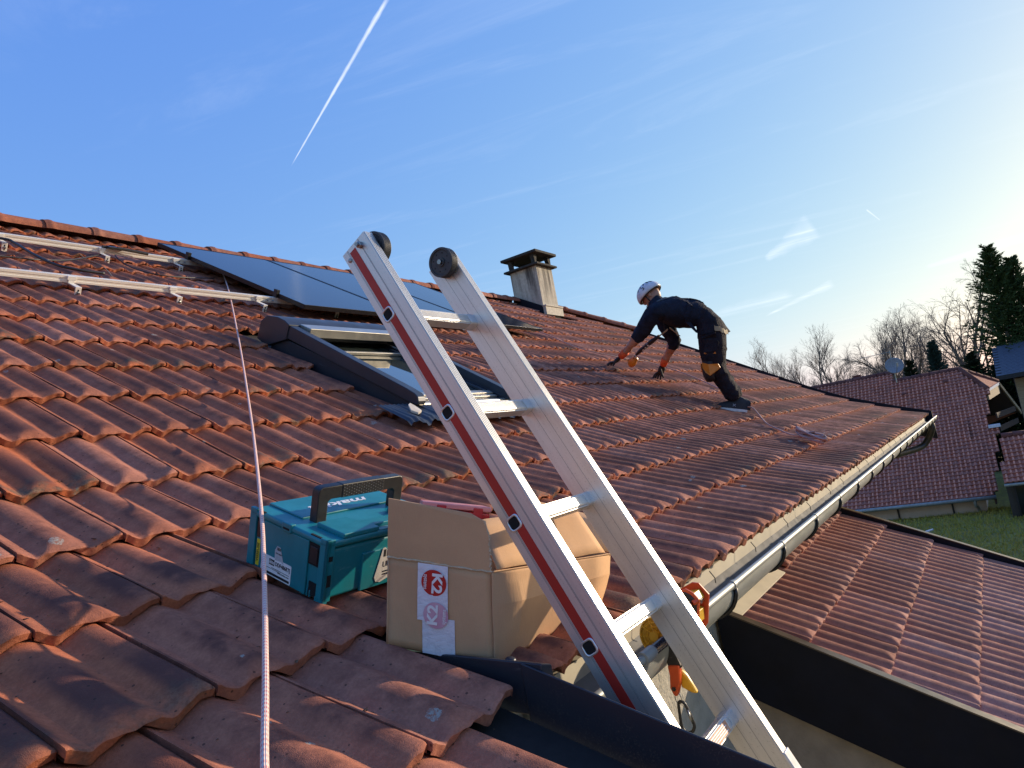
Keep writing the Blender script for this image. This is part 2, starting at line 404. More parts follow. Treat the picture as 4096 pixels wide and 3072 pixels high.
# far slope, half hip and gable close the volume
mb.add([(-2.2, RY, RZ-.02), (11.35, RY, RZ-.02), (12.65, RY+1.2, RZ-.72), (12.65, RY+5.5, RZ-3.2), (-2.2, RY+5.5, RZ-3.2)], [(0, 1, 2, 3, 4)])
mb.add([(11.35, RY, RZ-.02), (12.65, 5.11, roof_z(5.11)-.02), (12.65, RY+1.2, RZ-.72)], [(0, 1, 2)])
roof = hobj(mb, 'roof', M_UNDER)
near_meshes = [tile_mesh('roof_tile', 36, YS_N, M_TILE, s) for s in range(6)]
far_mesh = tile_mesh('far_tile', 16, YS_F, M_TILE, 99, .6)
slots = []
for k in range(13, -7, -1):
    y0 = nodes[k][0]; off = 0 if k % 2 else .5
    for i in range(-16, 50):
        x = TX0+TW*(i+off); sx = 1.0; xm = x_max(y0+.25)
        if x+TW > xm+.01:
            if x < xm-.06: sx = (xm-x)/TW
            else: continue
        if k >= 11 and x > 1.14-TW+.01: continue
        if k == 10 and abs(x-1.143) < .02: x += .068; sx = .73
        yc = y0+.16
        if 2 <= k <= 5 and x+TW*.5 > 2.93 and x+TW*.5 < 3.93:
            continue
        if 2 <= k <= 5 and x < 2.93 < x+TW: sx = (2.925-x)/TW
        if 2 <= k <= 5 and x < 3.93 < x+TW: continue
        if y0 > 5.45 and 10.25 < x+.12 < 10.87 and k <= -4: continue
        slots.append((frame(k, x), sx))
lay_tiles(slots, near_meshes, far_mesh, roof, 300, 'far_tiles')
bpy.data.meshes.remove(far_mesh)
# ridge and hip caps
def cap_mesh(L_, name):
    nseg = 14; prof = [(-.02, .112), (.0, .114), (.018, .120), (.04, .120), (.055, .112), (.09, .108), (L_*.6, .103), (L_, .098)]
    vs, fs = [], []
    for x, r in prof:
        for i in range(nseg+1):
            a = PI*(-.06+1.12*i/nseg); vs.append((x, math.cos(a)*r*1.05, math.sin(a)*r*.78))
    n = nseg+1
    for j in range(len(prof)-1):
        for i in range(nseg): fs.append((j*n+i, (j+1)*n+i, (j+1)*n+i+1, j*n+i+1))
    b = len(vs)
    for i in range(n): q = vs[i]; vs.append((q[0]+.004, q[1]*.86, q[2]*.82))
    for i in range(nseg): fs.append((b+i, i, i+1, b+i+1))
    me = bpy.data.meshes.new(name); me.from_pydata(vs, [], fs)
    me.attributes.new('hump', 'FLOAT', 'POINT').data.foreach_set('value', [.55]*len(vs)); me.attributes.new('along', 'FLOAT', 'POINT').data.foreach_set('value', [.4]*len(vs))
    me.materials.append(M_RIDGE); me.update(); sharp(me, 45); return me
capm = cap_mesh(.43, 'ridge_cap')
for i in range(33):
    x = -2.0+i*.385
    if x > 10.0 and x < 10.75 or x > 11.25: continue
    link('ridge_cap', capm, roof, Matrix.Translation((x+rng.uniform(-.006, .006), RY, RZ+.045+rng.uniform(-.004, .004))) @ Matrix.Rotation(R(rng.uniform(-.6, .6)), 4, 'Z') @ Matrix.Rotation(R(rng.uniform(-1, 1)), 4, 'Y'))
h0 = V((VX+.02, 5.09, roof_z(5.09)+.045)); h1 = V((11.3, RY, RZ+.05)); hd = (h1-h0); nh = 5; ux = hd.normalized(); uz = V((0, 0, 1)); uy = uz.cross(ux).normalized(); uz = ux.cross(uy)
for i in range(nh):
    p = h0+hd*(i/nh); link('hip_cap', capm, roof, Matrix(((ux.x, uy.x, uz.x, p.x), (ux.y, uy.y, uz.y, p.y), (ux.z, uy.z, uz.z, p.z), (0, 0, 0, 1))))
# sheet-metal upstands along the verges: box section following the slope
def upstand(x0, x1, prof, hgt, below, name, mat, parent, bev=.004, drop=.006):
    mb = MB(); n = len(prof); vs = []
    for y, z in prof: vs += [(x0, y, z-below[0]), (x0, y, z+hgt), (x1, y, z+hgt-drop), (x1, y, z-below[1])]
    fs = []
    for i in range(n-1):
        a, b = i*4, i*4+4
        for j in range(4): fs.append((a+j, a+(j+1) % 4, b+(j+1) % 4, b+j))
    fs += [(3, 2, 1, 0), tuple(4*(n-1)+j for j in range(4))]
    if prof[0][0] < prof[-1][0]: fs = [tuple(reversed(f)) for f in fs]
    mb.add(vs, fs)
    return mb.obj(name, mat, parent, bevel=bev) if parent is not house else hobj(mb, name, mat, bevel=bev)
lowp = [(y, roof_z(y)) for y in (.835, .6, .3, 0, -.3, -.7, -.95)]
vf = upstand(1.158, 1.206, lowp, .090, (.05, .30), 'verge_flashing', M_ANTH, house, drop=.028)
vf2 = upstand(1.163, 1.200, [(1.20, -.350), (1.0, -.362), (.79, -.380)], .0, (.10, .10), 'verge_flashing', M_ANTH, house, drop=.012)
mb = MB(); mb.lathe([(.011, 0), (.011, .004), (.007, .007)], (1.182, .872, -.381), (0, -.3, .95), 12); hobj(mb, 'rivet', M_ANTH, smooth=True)
rp_ = [(y, roof_z(y)) for y in (5.08, 4, 3, 2.3, 1.9, 1.5, 1.2, .80)]
upstand(VX+.01, VX+.06, rp_, .085, (.05, .35), 'verge_flashing', M_DARKSH, house)
# eave: fascia, soffit, wall
mb = MB(); mb.box((1.21, .905, -.62), (VX, .93, -.475)); hobj(mb, 'fascia', M_CREAM)
mb = MB(); mb.box((1.21, .93, -.66), (VX, 1.5, -.63)); mb.box((7.5, 1.5, -.66), (VX, 4.5, -.63)); hobj(mb, 'soffit', M_CREAM)

mb = MB(); mb.box((.9, 1.46, -6.1), (7.5, 1.7, -.6)); mb.box((7.45, 4.5, -6.1), (VX-.3, 4.7, -.6)); mb.box((7.3, 1.7, -6.1), (7.5, 4.5, -.6)); mb.box((-2.0, 0.0, -6.1), (.9, 1.7, -1.0))
mb.add([(VX-.3, 4.6, -6.1), (VX-.3, 11.0, -6.1), (VX-.3, 11.0, -.4), (VX-.3, RY+1.2, 1.6), (VX-.3, RY-1.1, 1.6), (VX-.3, 4.6, 1.2)], [(0, 1, 2, 3, 4, 5)])
hobj(mb, 'wall', M_RENDER)
# gutter: half round with a rolled front bead, straps and bead clips
GY, GZ, GR = .832, -.492, .080
def gutter(x0, x1, name, parent):
    mb = MB(); pts = []
    for i in range(17):
        a = PI*(1+i/16); pts.append((GY+GR*math.cos(a), GZ+GR*math.sin(a)))
    pts[0] = (GY-GR, GZ+.004)
    th = .0022; inn = [(GY+(y-GY)*(1-th/GR), GZ+(z-GZ)*(1-th/GR)) for y, z in pts]
    loop = pts+inn[::-1]; n = len(loop)
    vs = [(x0, y, z) for y, z in loop]+[(x1, y, z) for y, z in loop]
    mb.add(vs, [(i, (i+1) % n, (i+1) % n+n, i+n) for i in range(16)]); mb.add(vs, [(i, (i+1) % n, (i+1) % n+n, i+n) for i in range(16, n)], 1)
    mb.tube([(x0, GY-GR, GZ+.010), (x1, GY-GR, GZ+.010)], .0105, 14)
    return mb.obj(name, [M_ZINC, M_GIN], parent, mat=HM if parent is house else None, auto=40)
M_GIN = plain('dirty_shaded_zinc', (.20, .20, .185), (.13, .13, .12), scale=9, rough=.85, bump=.3, bscale=60)  # gutter inside: dirt, plus its shade put into the darker colour
gut = gutter(1.235, VX-.02, 'gutter', house)
mb = MB(); mb.add([(1.2352, GY+GR*math.cos(PI*(1+i/16)), GZ+GR*math.sin(PI*(1+i/16))) for i in range(17)], [tuple(range(17))]); mb.obj('end_cap', M_ZINC, gut)
x = 2.185; i = 0
while x < VX:
    mb = MB(); mb.tube([(x, GY+(GR+.006)*math.cos(PI*(1+q/14)), GZ+(GR+.006)*math.sin(PI*(1+q/14))) for q in range(15)], .0065, 6); mb.obj('gutter_strap', M_BLACK, gut, smooth=True)
    mb = MB(); mb.tube([(x-.011, GY-GR, GZ+.010), (x+.011, GY-GR, GZ+.010)], .0135, 14); mb.obj('bead_clip', M_ZINC, gut, smooth=True, auto=40)
    x += .622
mb = MB(); mb.tube([(1.50, GY-GR, GZ+.010), (1.555, GY-GR, GZ+.010)], .0155, 16); mb.obj('bead_sleeve', M_ZINC, gut, auto=40)
mb = MB(); mb.tube([(1.56, GY-GR, GZ+.0105), (1.66, GY-GR, GZ+.0105), (1.80, GY-GR, GZ+.0105)], .0125, 14); mb.obj('tape_wrap', plain('dark_blue_tape', (.02, .025, .045), rough=.25), gut, auto=40)
mb = MB(); mb.tube(smooth_path([(VX-.25, GY, GZ-.07), (VX-.25, GY, GZ-.16), (VX-.22, GY+.1, GZ-.32), (VX-.32, 1.05, GZ-.40), (VX-.9, 1.35, GZ-.42), (VX-2.2, 1.9, GZ-.45), (VX-3.2, 2.6, GZ-.5), (VX-3.2, 2.62, -6.0)], 6), .045, 14); hobj(mb, 'downpipe', M_BLACK, smooth=True)
# leaves lodged at the eave and tile hooks
for i in range(15):
    x = 1.9+i*.5+rng.uniform(-.1, .1); mb = MB(); mb.tube([(x, .862, -.462), (x+.004, .85, -.485), (x+.012, .853, -.503)], .0016, 4); hobj(mb, 'tile_hook', M_BLACK)
# ------------------------------------------------------------------ upper roof plane coordinates
UD = V((0, .8562, .5166)); UN = V((0, -.5166, .8562))
def RP(x, s, o=0): return V((x, 0, 0))+UD*s+UN*(-1.049+o)
def RPM(x, s, o=0):
    p = RP(x, s, o); return Matrix(((1, 0, 0, p.x), (0, UD.y, UN.y, p.y), (0, UD.z, UN.z, p.z), (0, 0, 0, 1)))
M_ALU = plain('window_aluminium', (.50, .48, .42), (.42, .40, .36), scale=8, rough=.35, metal=.7)
M_GREYSH = plain('grey_sheet', (.055, .061, .075), (.042, .047, .058), scale=5, rough=.4, metal=.5)
M_GLASS = MT('window_glass').col((.035, .045, .04)).rough(.02).set(Specular_IOR_Level=.9, Coat_Weight=.6).m
M_LEAD = plain('pleated_apron', (.055, .062, .072), (.04, .045, .055), scale=20, rough=.4, metal=.4)
# roof window
WM = RPM(2.94, 2.36, .02)
WW, WL = .90, 1.16
mb = MB(); mb.box((.0, 0, -.03), (.05, WL, .085)); mb.box((WW-.05, 0, -.03), (WW, WL, .085)); mb.box((.05, 0, -.03), (WW-.05, .06, .06)); mb.box((.05, WL-.08, -.03), (WW-.05, WL, .085))
win = mb.obj('roof_window', M_ANTH, house, bevel=.004, mat=HM @ WM)
for x0, x1 in ((-.014, .048), (WW-.048, WW+.014)):
    mb = MB(); pr = [(-.055, .070), (-.058, .090), (-.045, .112), (-.02, .123), (.05, .130), (WL*.9, .178), (WL*.9, .098), (.0, .066)]
    mb.prism([(x0, y, z) for y, z in pr], (x1-x0, 0, 0)); mb.obj('side_casing', M_GREYSH, win, bevel=.004)
mb = MB(); pr = [(WL*.88, .09), (WL*.88, .182), (WL*.92, .196), (WL*.98, .198), (WL*1.06, .180), (WL*1.10, .13), (WL*1.10, .02), (WL*1.02, .0)]
mb.prism([(-.022, y, z) for y, z in pr], (WW+.044, 0, 0)); mb.obj('hood', M_GREYSH, win, bevel=.004)
mb = MB(); mb.box((.066, WL*.80, .135), (WW-.066, WL*.885, .190)); mb.obj('blind_box', M_ALU, win, bevel=.004)
mb = MB(); mb.box((.066, .10, .062), (WW-.066, WL*.86, .068)); mb.obj('pane', M_GLASS, win)
for q0, q1 in (((.066, .055, .062), (WW-.066, .10, .082)), ((.066, .02, .05), (WW-.066, .05, .074)), ((.07, WL*.70, .07), (WW-.07, WL*.72, .088))):
    mb = MB(); mb.box(q0, q1); mb.obj('glazing_bar', M_ALU, win, bevel=.002)
for x in (.085, WW-.115):
    mb = MB(); mb.box((x, .10, .069), (x+.03, WL*.8, .085)); mb.obj('guide_rail', M_GREYSH, win, bevel=.002)
mb = MB(); mb.box((.03, -.05, .02), (WW-.02, -.012, .05)); mb.tube([(.03, -.02, .055), (WW-.02, -.02, .055)], .016, 12); mb.obj('sill', M_ALU, win, auto=40)
# pleated apron draped over the tiles below
mb = MB(); nx, ny = 150, 8; vs = []
for j in range(ny+1):
    t = j/ny
    for i in range(nx+1):
        x = -.26+1.22*i/nx; s = ((x+2.94-TX0-.125)/TW) % 1.0
        y = -.245+.245*t+.016*math.sin(i*.33)*(1-t)
        z = .052+(HH*hmp(s)*(1-t)*.9)+.0035*math.cos(i*PI*.5)*1+.0*t-(.012 if j == 0 else 0)+t*.005
        vs.append((x, y, z))
n = nx+1; mb.add(vs, [(j*n+i, j*n+i+1, (j+1)*n+i+1, (j+1)*n+i) for j in range(ny) for i in range(nx)])
mb.obj('apron', M_LEAD, win, smooth=True)
# broken tile corner with a mortar dab beside the window
M_MORT = plain('pale_mortar', (.62, .56, .48), rough=.9, bump=.5, bscale=120)
mb = MB(); mb.prism([(-.150, -.135, .065), (-.138, -.100, .082), (-.112, -.088, .086), (-.095, -.108, .078), (-.083, -.150, .068), (-.120, -.162, .060)], (0, .004, .012)); mb.obj('mortar_dab', M_MORT, win, bevel=.003)
# ------------------------------------------------------------------ chimney
mt = MT('weathered_render'); zt = mt.n('ShaderNodeSeparateXYZ'); mt.l(mt.O(), zt.inputs[0])
st = mt.noise(9, 6, .7, mt.O(), (1, 1, .10)); sp = mt.noise(22, 6, .65, mt.O())
k = mt.math('MULTIPLY', mt.ramp(st, .40, .66), mt.ramp(zt.outputs[2], .08, .75, .25, 1))
c = mt.mix(mt.ramp(sp, .3, .7), (.50, .46, .37), (.40, .36, .29)); c = mt.mix(mt.math('MULTIPLY', k, .92), c, (.045, .038, .032))
mt.col(c).rough(.93).bump(mt.noise(90, 5, .6, mt.O()), .5, .004); M_CHIM = mt.m
M_SOOT = plain('sooty_concrete', (.045, .043, .036), (.02, .02, .018), scale=14, rough=.95, bump=.5, bscale=80)
cx, cy, cw = 10.32, 5.72, .52; cz = roof_z(cy); ct = cz+.05+.80
CMx = Matrix.Translation((cx, cy, cz))
mb = MB(); mb.box((0, 0, -.1), (cw, cw, ct-cz)); chim = mb.obj('chimney', M_CHIM, house, bevel=.006, mat=HM @ CMx)
mb = MB(); mb.prism([(-.012, -.03, -.05), (-.012, -.03, .14), (-.012, cw+.02, .47), (-.012, cw+.02, .2)], (.011, 0, 0)); mb.obj('side_flashing', M_DARKSH, chim)
mb = MB(); mb.box((-.02, -.055, .0), (cw+.03, -.002, .16)); mb.box((-.03, -.07, .14), (cw+.03, -.001, .165)); mb.obj('front_flashing', plain('painted_flashing', (.50, .45, .36), rough=.8), chim, bevel=.004)
t = ct-cz
mb = MB(); mb.box((-.075, -.075, t), (cw+.075, cw+.075, t+.035)); mb.obj('crown_slab', M_SOOT, chim, bevel=.008)
for ix in (0, 1):
    for iy in (0, 1):
        mb = MB(); x = .0 if ix == 0 else cw; y = .0 if iy == 0 else cw; sx = 1 if ix == 0 else -1; sy = 1 if iy == 0 else -1
        mb.prism([(x, y, t+.03), (x+sx*.09, y, t+.03), (x+sx*.055, y, t+.09), (x+sx*.10, y, t+.205), (x-sx*.02, y, t+.205)], (0, sy*.07, 0)); mb.obj('cap_leg', M_SOOT, chim, bevel=.004)
mb = MB(); mb.box((-.09, -.09, t+.20), (cw+.09, cw+.09, t+.245)); mb.obj('cap_slab', M_SOOT, chim, bevel=.008)
# ------------------------------------------------------------------ lower lean-to roof against the house wall
annex = tag(empty('lean_to', (5.6, 0, -6.1)), 'low lean-to with brown tile roof and dark fascia below the gutter', 'outbuilding')
AM = Matrix.Translation((-5.6, 0, 6.1))
AL, AR, AP = 3.885, 7.40, R(24.9)
an = {}
for k in range(-1, 12): an[k] = (1.045-.378*math.cos(AP)*(k-1), -1.223-.378*math.sin(AP)*(k-1))
def ann_z(y): return -1.223+(y-1.045)*math.tan(AP)
mb = MB(); mb.add([(AL, -2.6, ann_z(-2.6)-.012), (AR, -2.6, ann_z(-2.6)-.012), (AR, 1.46, ann_z(1.46)-.012), (AL, 1.46, ann_z(1.46)-.012)], [(0, 1, 2, 3)])
ar = mb.obj('roof', M_UNDER, annex, mat=AM)
keep = nodes; nodes = an; slots = []
for k in range(0, 11):
    for i in range(15):
        x = AL+TW*(i-(.5 if k % 2 else 0)); sx = 1
        if x < AL-.01: x, sx = AL, .5
        if x+TW > AR: sx = (AR-x)/TW
        if sx < .2: continue
        if k == 0 and x < 4.90: continue
        slots.append((frame(k, x), sx))
am = [tile_mesh('roof_tile', 26, YS_N, M_TILE2, 40+s, .8) for s in range(3)]; afm = tile_mesh('far_tile', 12, YS_F, M_TILE2, 60, .6)
lay_tiles(slots, am, afm, ar, 160, 'far_tiles'); bpy.data.meshes.remove(afm); nodes = keep
pa = [(y, ann_z(y)) for y in (1.44, .5, -.8, -2.6)]
def aup(x0, x1, h, below, name, mat):
    o = upstand(x0, x1, pa, h, below, name, mat, annex); o.matrix_local = AM; return o
aup(AL-.055, AL-.008, .075, (.34, .02), 'fascia', M_DARKSH); aup(AR+.004, AR+.055, .085, (.02, .34), 'fascia', M_DARKSH)
M_LIP = plain('brown_metal_lip', (.10, .08, .06), (.06, .05, .04), scale=9, rough=.35, metal=.4)
for x0, x1, h in ((AL-.060, AL-.004, .075), (AR, AR+.06, .085)):
    mb = MB(); vs = []
    for y, z in ((1.44, ann_z(1.44)), (-2.6, ann_z(-2.6))): vs += [(x0, y, z+h-.004), (x0, y, z+h+.004), (x1, y, z+h+.004), (x1, y, z+h-.004)]
    mb.add(vs, [(0, 1, 5, 4), (1, 2, 6, 5), (2, 3, 7, 6), (3, 0, 4, 7), (3, 2, 1, 0), (4, 5, 6, 7)]); mb.obj('metal_lip', M_LIP, annex, mat=AM)
mb = MB(); mb.prism([(AL, 1.345, ann_z(1.345)+.045), (AL, 1.46, ann_z(1.46)+.05), (4.96, 1.46, ann_z(1.46)+.05), (4.96, 1.345, ann_z(1.345)+.045)], (0, 0, .006)); mb.obj('wall_flashing', M_CREAM, annex, mat=AM)
mb = MB(); mb.prism([(AL+.02, 1.46, -6.1), (AL+.02, -2.3, -6.1), (AL+.02, -2.3, ann_z(-2.3)-.05), (AL+.02, 1.46, ann_z(1.46)-.05)], (AR-AL-.04, 0, 0))
mb.obj('wall', plain('brown_render', (.36, .30, .23), (.28, .235, .18), scale=8, rough=.9, bump=.6, bscale=60, bdist=.006), annex, mat=AM)
# ------------------------------------------------------------------ mounting rails, hooks, solar panels
M_RAIL = plain('rail_aluminium', (.80, .77, .71), (.72, .69, .63), scale=30, rough=.45, metal=.25, stretch=(.1, 1, 1))
M_BOLT = plain('steel_bolt', (.35, .35, .35), rough=.3, metal=1)
for s0, hx, lab, xe in ((4.56, (1.60, 2.24, 2.89, 3.58, 4.3, 5.0, 5.7, 6.4), 'lower aluminium mounting rail on the tiles left of the solar panels', 7.3), (5.76, (1.7, 2.32, 3.02, 3.63, 4.3, 5.0, 5.7, 6.4), 'upper aluminium mounting rail just below the ridge left of the panels', 7.3)):
    rl = tag(empty('mounting_rail', mat=RPM(.6, s0, .075)), lab, 'mounting rail', 'solar mounting rails'); Lr = xe-.6
    mb = MB(); pr = [(0, 0), (.036, 0), (.036, .012), (.033, .014), (.033, .026), (.036, .028), (.036, .042), (.024, .042), (.024, .036), (.012, .036), (.012, .042), (0, .042), (0, .028), (.003, .026), (.003, .014), (0, .012)]
    mb.prism([(0, y-.018, z) for y, z in pr], (Lr, 0, 0)); mb.obj('profile', M_RAIL, rl)
    for x in hx:
        x -= .6
        mb = MB(); y0 = -.115
        mb.box((x-.018, y0, -.004), (x+.018, .01, .001)); mb.box((x-.018, y0-.006, -.075), (x+.018, y0, .0015)); mb.box((x-.018, -.028, .001), (x+.018, -.0185, .03)); mb.box((x-.026, -.030, .018), (x+.026, -.0188, .042))
        hk = mb.obj('roof_hook', M_RAIL, rl, bevel=.0025)
        mb = MB(); mb.box((x-.004, y0-.007, -.055), (x+.004, y0-.0055, -.015)); mb.obj('slot', M_BLACK, hk)
        mb = MB(); mb.lathe([(.009, 0), (.009, .006), (.005, .008), (.005, .016)], (x, y0-.006, -.035), (0, -1, 0), 6); mb.obj('bolt', M_BOLT, hk)
    if s0 < 5:
        mb = MB(); mb.box((1.19, -.03, .030), (1.235, .03, .075)); mb.obj('cable_clip', M_BLACK, rl, bevel=.003)
    for q in (3.06, 3.11):
        mb = MB(); mb.lathe([(.007, 0), (.007, .006), (.004, .012)], (q, -.022, .02), (0, -1, 0), 8); mb.obj('bolt', M_BOLT, rl)
    mb = MB(); mb.box((3.135, -.02, .042), (3.165, .02, .105)); mb.obj('end_clamp', M_BLACK, rl, bevel=.002)
M_PV = MT('solar_cell_glass').col((.006, .008, .020)).rough(.11).set(Specular_IOR_Level=.18, Coat_Weight=.02, Coat_Roughness=.1).m
M_PVF = plain('black_anodised', (.012, .012, .015), rough=.35, metal=.3)
PWD, PLN = 1.160, 2.02
for i, lab in enumerate(('black solar panel nearest the bare mounting rails', 'middle one of the three black solar panels behind the ladder', 'black solar panel nearest the chimney')):
    pn = tag(empty('solar_panel', mat=RPM(3.755+i*(PWD+.016), 4.23, .118)), lab, 'solar panel', 'solar panels on the roof')
    fw = .012; mb = MB(); mb.box((0, 0, 0), (PWD, fw, .035)); mb.box((0, PLN-fw, 0), (PWD, PLN, .035)); mb.box((0, fw, 0), (fw, PLN-fw, .035)); mb.box((PWD-fw, fw, 0), (PWD, PLN-fw, .035)); mb.obj('frame', M_PVF, pn, bevel=.0015)
    mb = MB(); mb.box((fw, fw, .026), (PWD-fw, PLN-fw, .032)); mb.obj('glass', M_PV, pn)
    mb = MB(); mb.box((.5, PLN-.2, -.02), (.64, PLN-.1, .024)); mb.obj('junction_box', M_BLACK, pn)
# ------------------------------------------------------------------ ladder
M_LAD = MT('ladder_aluminium'); q = M_LAD
nz = q.noise(6, 5, .6, q.O(), (14, 14, .5)); sp = q.noise(260, 2, .5, q.O()); sm = q.noise(5, 4, .6, q.O())
gr_ = q.noise(11, 5, .7, q.O(), (1, 1, .35))
q.col(q.mix(q.math('ADD', q.math('MULTIPLY', q.ramp(sp, .62, .72), .5), q.math('MULTIPLY', q.ramp(gr_, .55, .75), .16), True), q.mix(q.ramp(nz, .3, .7), (.70, .695, .68), (.64, .635, .62)), (.36, .355, .345)))
q.set(Metallic=.75); q.rough(q.math('ADD', q.math('MULTIPLY', sm, .2), .30)); q.bump(nz, .12, .001); M_LAD = q.m
M_RED = plain('red_strip', (.42, .022, .014), (.36, .018, .012), scale=4, rough=.45)
M_RUB = plain('grey_rubber', (.045, .047, .052), (.03, .032, .036), scale=30, rough=.55, bump=.2, bscale=120)
LP = V((1.254, 1.098, .378)); LA = V((0, -.4332, -.9013)); LW = V((0, .9013, -.4332))
LM = Matrix(((1, 0, 0, LP.x), (0, LW.y, -LA.y, LP.y), (0, LW.z, -LA.z, LP.z), (0, 0, 0, 1)))
Zb = -5.50
lad_base = LM @ V((.17, 0, Zb))
ladder = tag(empty('ladder', mat=Matrix.Translation(lad_base)), 'aluminium ladder with red stripe and two grey wheels leaning on the gutter', 'ladder')
LMc = Matrix.Translation(-lad_base) @ LM
Zt = .205
def stile(x0, x1, red):
    mb = MB(); y0, y1 = -.060, .026; t = .003
    mb.box((x0, y0, Zb), (x0+t, y1, Zt)); mb.box((x1-t, y0, Zb), (x1, y1, Zt)); mb.box((x0+t, y0, Zb), (x1-t, y0+t, Zt)); mb.box((x0+t, y1-t, Zb), (x1-t, y1, Zt))
    o = mb.obj('stile', M_LAD, ladder, mat=LMc)
    mb = MB()
    for j in range(5): xx = x0+.003+(x1-x0-.006)*j/4; mb.box((xx-.0014, y0-.0024, Zb), (xx+.0014, y0+.0002, Zt-.001))
    mb.obj('rib', M_LAD, o)
    fx, sg = (x0, -1) if red else (x0, -1)
    mb = MB()
    for yy in (-.036, -.034, .006, .0085) if red else (-.031, -.006):
        mb.box((fx-.0004, yy-.00035, Zb), (fx+.0004, yy+.00035, Zt-.002))
    mb.obj('groove_line', plain('dark_seam', (.30, .30, .30), rough=.5, metal=.7), o)
    if red:
        mb = MB(); mb.box((x0-.0008, -.0175, Zb), (x0-.0001, .0035, Zt-.012)); mb.obj('red_stripe', M_RED, o)
    return o
s_near = stile(0, .027, True); s_far = stile(.324, .351, False)
def rrect(w, h, r, n=4):
    o = []
    for cx_, cy_, a0 in ((w/2-r, h/2-r, 0), (-w/2+r, h/2-r, 90), (-w/2+r, -h/2+r, 180), (w/2-r, -h/2+r, 270)):
        for i in range(n+1): a = R(a0+90*i/n); o.append((cx_+r*math.cos(a), cy_+r*math.sin(a)))
    return o
M_HOLE = plain('hole_shade', (.006, .006, .006), rough=.9)  # near-black sheets that stand in for the shade inside holes
for k in range(25):
    z = -.28*k
    if z < Zb+.15: break
    mb = MB(); mb.prism([(.026, a, z+b) for a, b in rrect(.031, .030, .006)], (.299, 0, 0)); rg = mb.obj('rung', M_LAD, ladder, mat=LMc, auto=30)
    mb = MB()
    for j in range(7): yy = -.011+.0036*j; mb.box((.03, yy-.0009, z+.0145), (.32, yy+.0009, z+.0163)); mb.box((.03, yy-.0009, z-.0163), (.32, yy+.0009, z-.0145))
    for j in range(6): zz = z-.009+.0036*j; mb.box((.03, -.0168, zz-.0008), (.32, -.015, zz+.0008))
    mb.obj('grip_rib', M_LAD, rg)
    mb = MB(); mb.prism([(.292, a*1.06, z+b*1.06) for a, b in rrect(.033, .032, .006)], (.032, 0, 0)); mb.obj('sleeve', M_LAD, rg, auto=30)
    # flared rung end and a flat dark sheet for the shade in its mouth
    oc, ic = rrect(.0335, .0325, .009), rrect(.0255, .0245, .007); n = len(oc)
    vs = [(-.0005, a, z+b) for a, b in oc]+[(-.0026, a*.95, z+b*.95) for a, b in oc]+[(-.0026, a, z+b) for a, b in ic]+[(.0, a*.95, z+b*.95) for a, b in ic]
    mb = MB(); mb.add(vs, [(r_*n+i, r_*n+(i+1) % n, (r_+1)*n+(i+1) % n, (r_+1)*n+i) for r_ in range(3) for i in range(n)]); mb.obj('rung_rim', M_LAD, rg, smooth=True)
    mb = MB(); mb.add([(-.0011, a, z+b) for a, b in ic], [tuple(range(n))]); mb.obj('mouth_shade', M_HOLE, rg)
for x, nm in ((.045, 'near'), (.306, 'far')):
    mb = MB(); c = (x, -.036, .180); hw = .0125; rr = .041
    prof = [(rr*.80, -hw*.75), (rr*.84, -hw), (rr*.97, -hw), (rr, -hw*.8)]
    for j in range(5): a = -hw*.8+hw*1.6*(j+.2)/5; prof += [(rr, a), (rr*.975, a+hw*.10), (rr*.975, a+hw*.17), (rr, a+hw*.24)]
    prof += [(rr, hw*.8), (rr*.97, hw), (rr*.84, hw), (rr*.80, hw*.75)]
    mb.lathe(prof, c, (1, 0, 0), 48); wh = mb.obj('wheel', M_RUB, ladder, mat=LMc, auto=28)
    mb = MB(); mb.lathe([(rr*.30, -hw*1.02), (rr*.30, -hw*.7), (rr*.34, -hw*.6), (rr*.34, hw*.6), (rr*.30, hw*1.02)], c, (1, 0, 0), 20); mb.obj('hub', M_RUB, wh, auto=30)
    mb = MB(); mb.lathe([(.007, -hw*1.5), (.007, -hw*1.0), (.0045, -hw), (.0045, hw*1.2)], c, (1, 0, 0), 6); mb.obj('bolt', M_BOLT, wh)
    mb = MB()
    for j in range(8): a = 2*PI*j/8; mb.lathe([(.0018, -hw*.80), (.0018, -hw*.70)], (x, c[1]+math.cos(a)*rr*.62, c[2]+math.sin(a)*rr*.62), (1, 0, 0), 8)
    mb.obj('moulding_dot', M_HOLE, wh)
mb = MB(); mb.lathe([(.0085, 0), (.0085, .008), (.005, .009), (.005, .016)], (0, -.034, .185), (-1, 0, 0), 6); mb.obj('axle_nut', M_BOLT, s_near)
mb = MB(); mb.lathe([(.0055, 0), (.0055, .002), (.003, .003)], (0, .013, .179), (-1, 0, 0), 12); mb.obj('rivet', M_BOLT, s_near)
mb = MB(); mb.box((.322, -.067, -1.30), (.353, -.060, -1.225)); tb = mb.obj('edge_tab', plain('white_tab', (.75, .73, .68), rough=.4), ladder, bevel=.002, mat=LMc)
mb = MB(); mb.box((.3215, -.0665, -1.30), (.3225, -.060, -1.27)); mb.obj('red_edge', M_RED, tb)
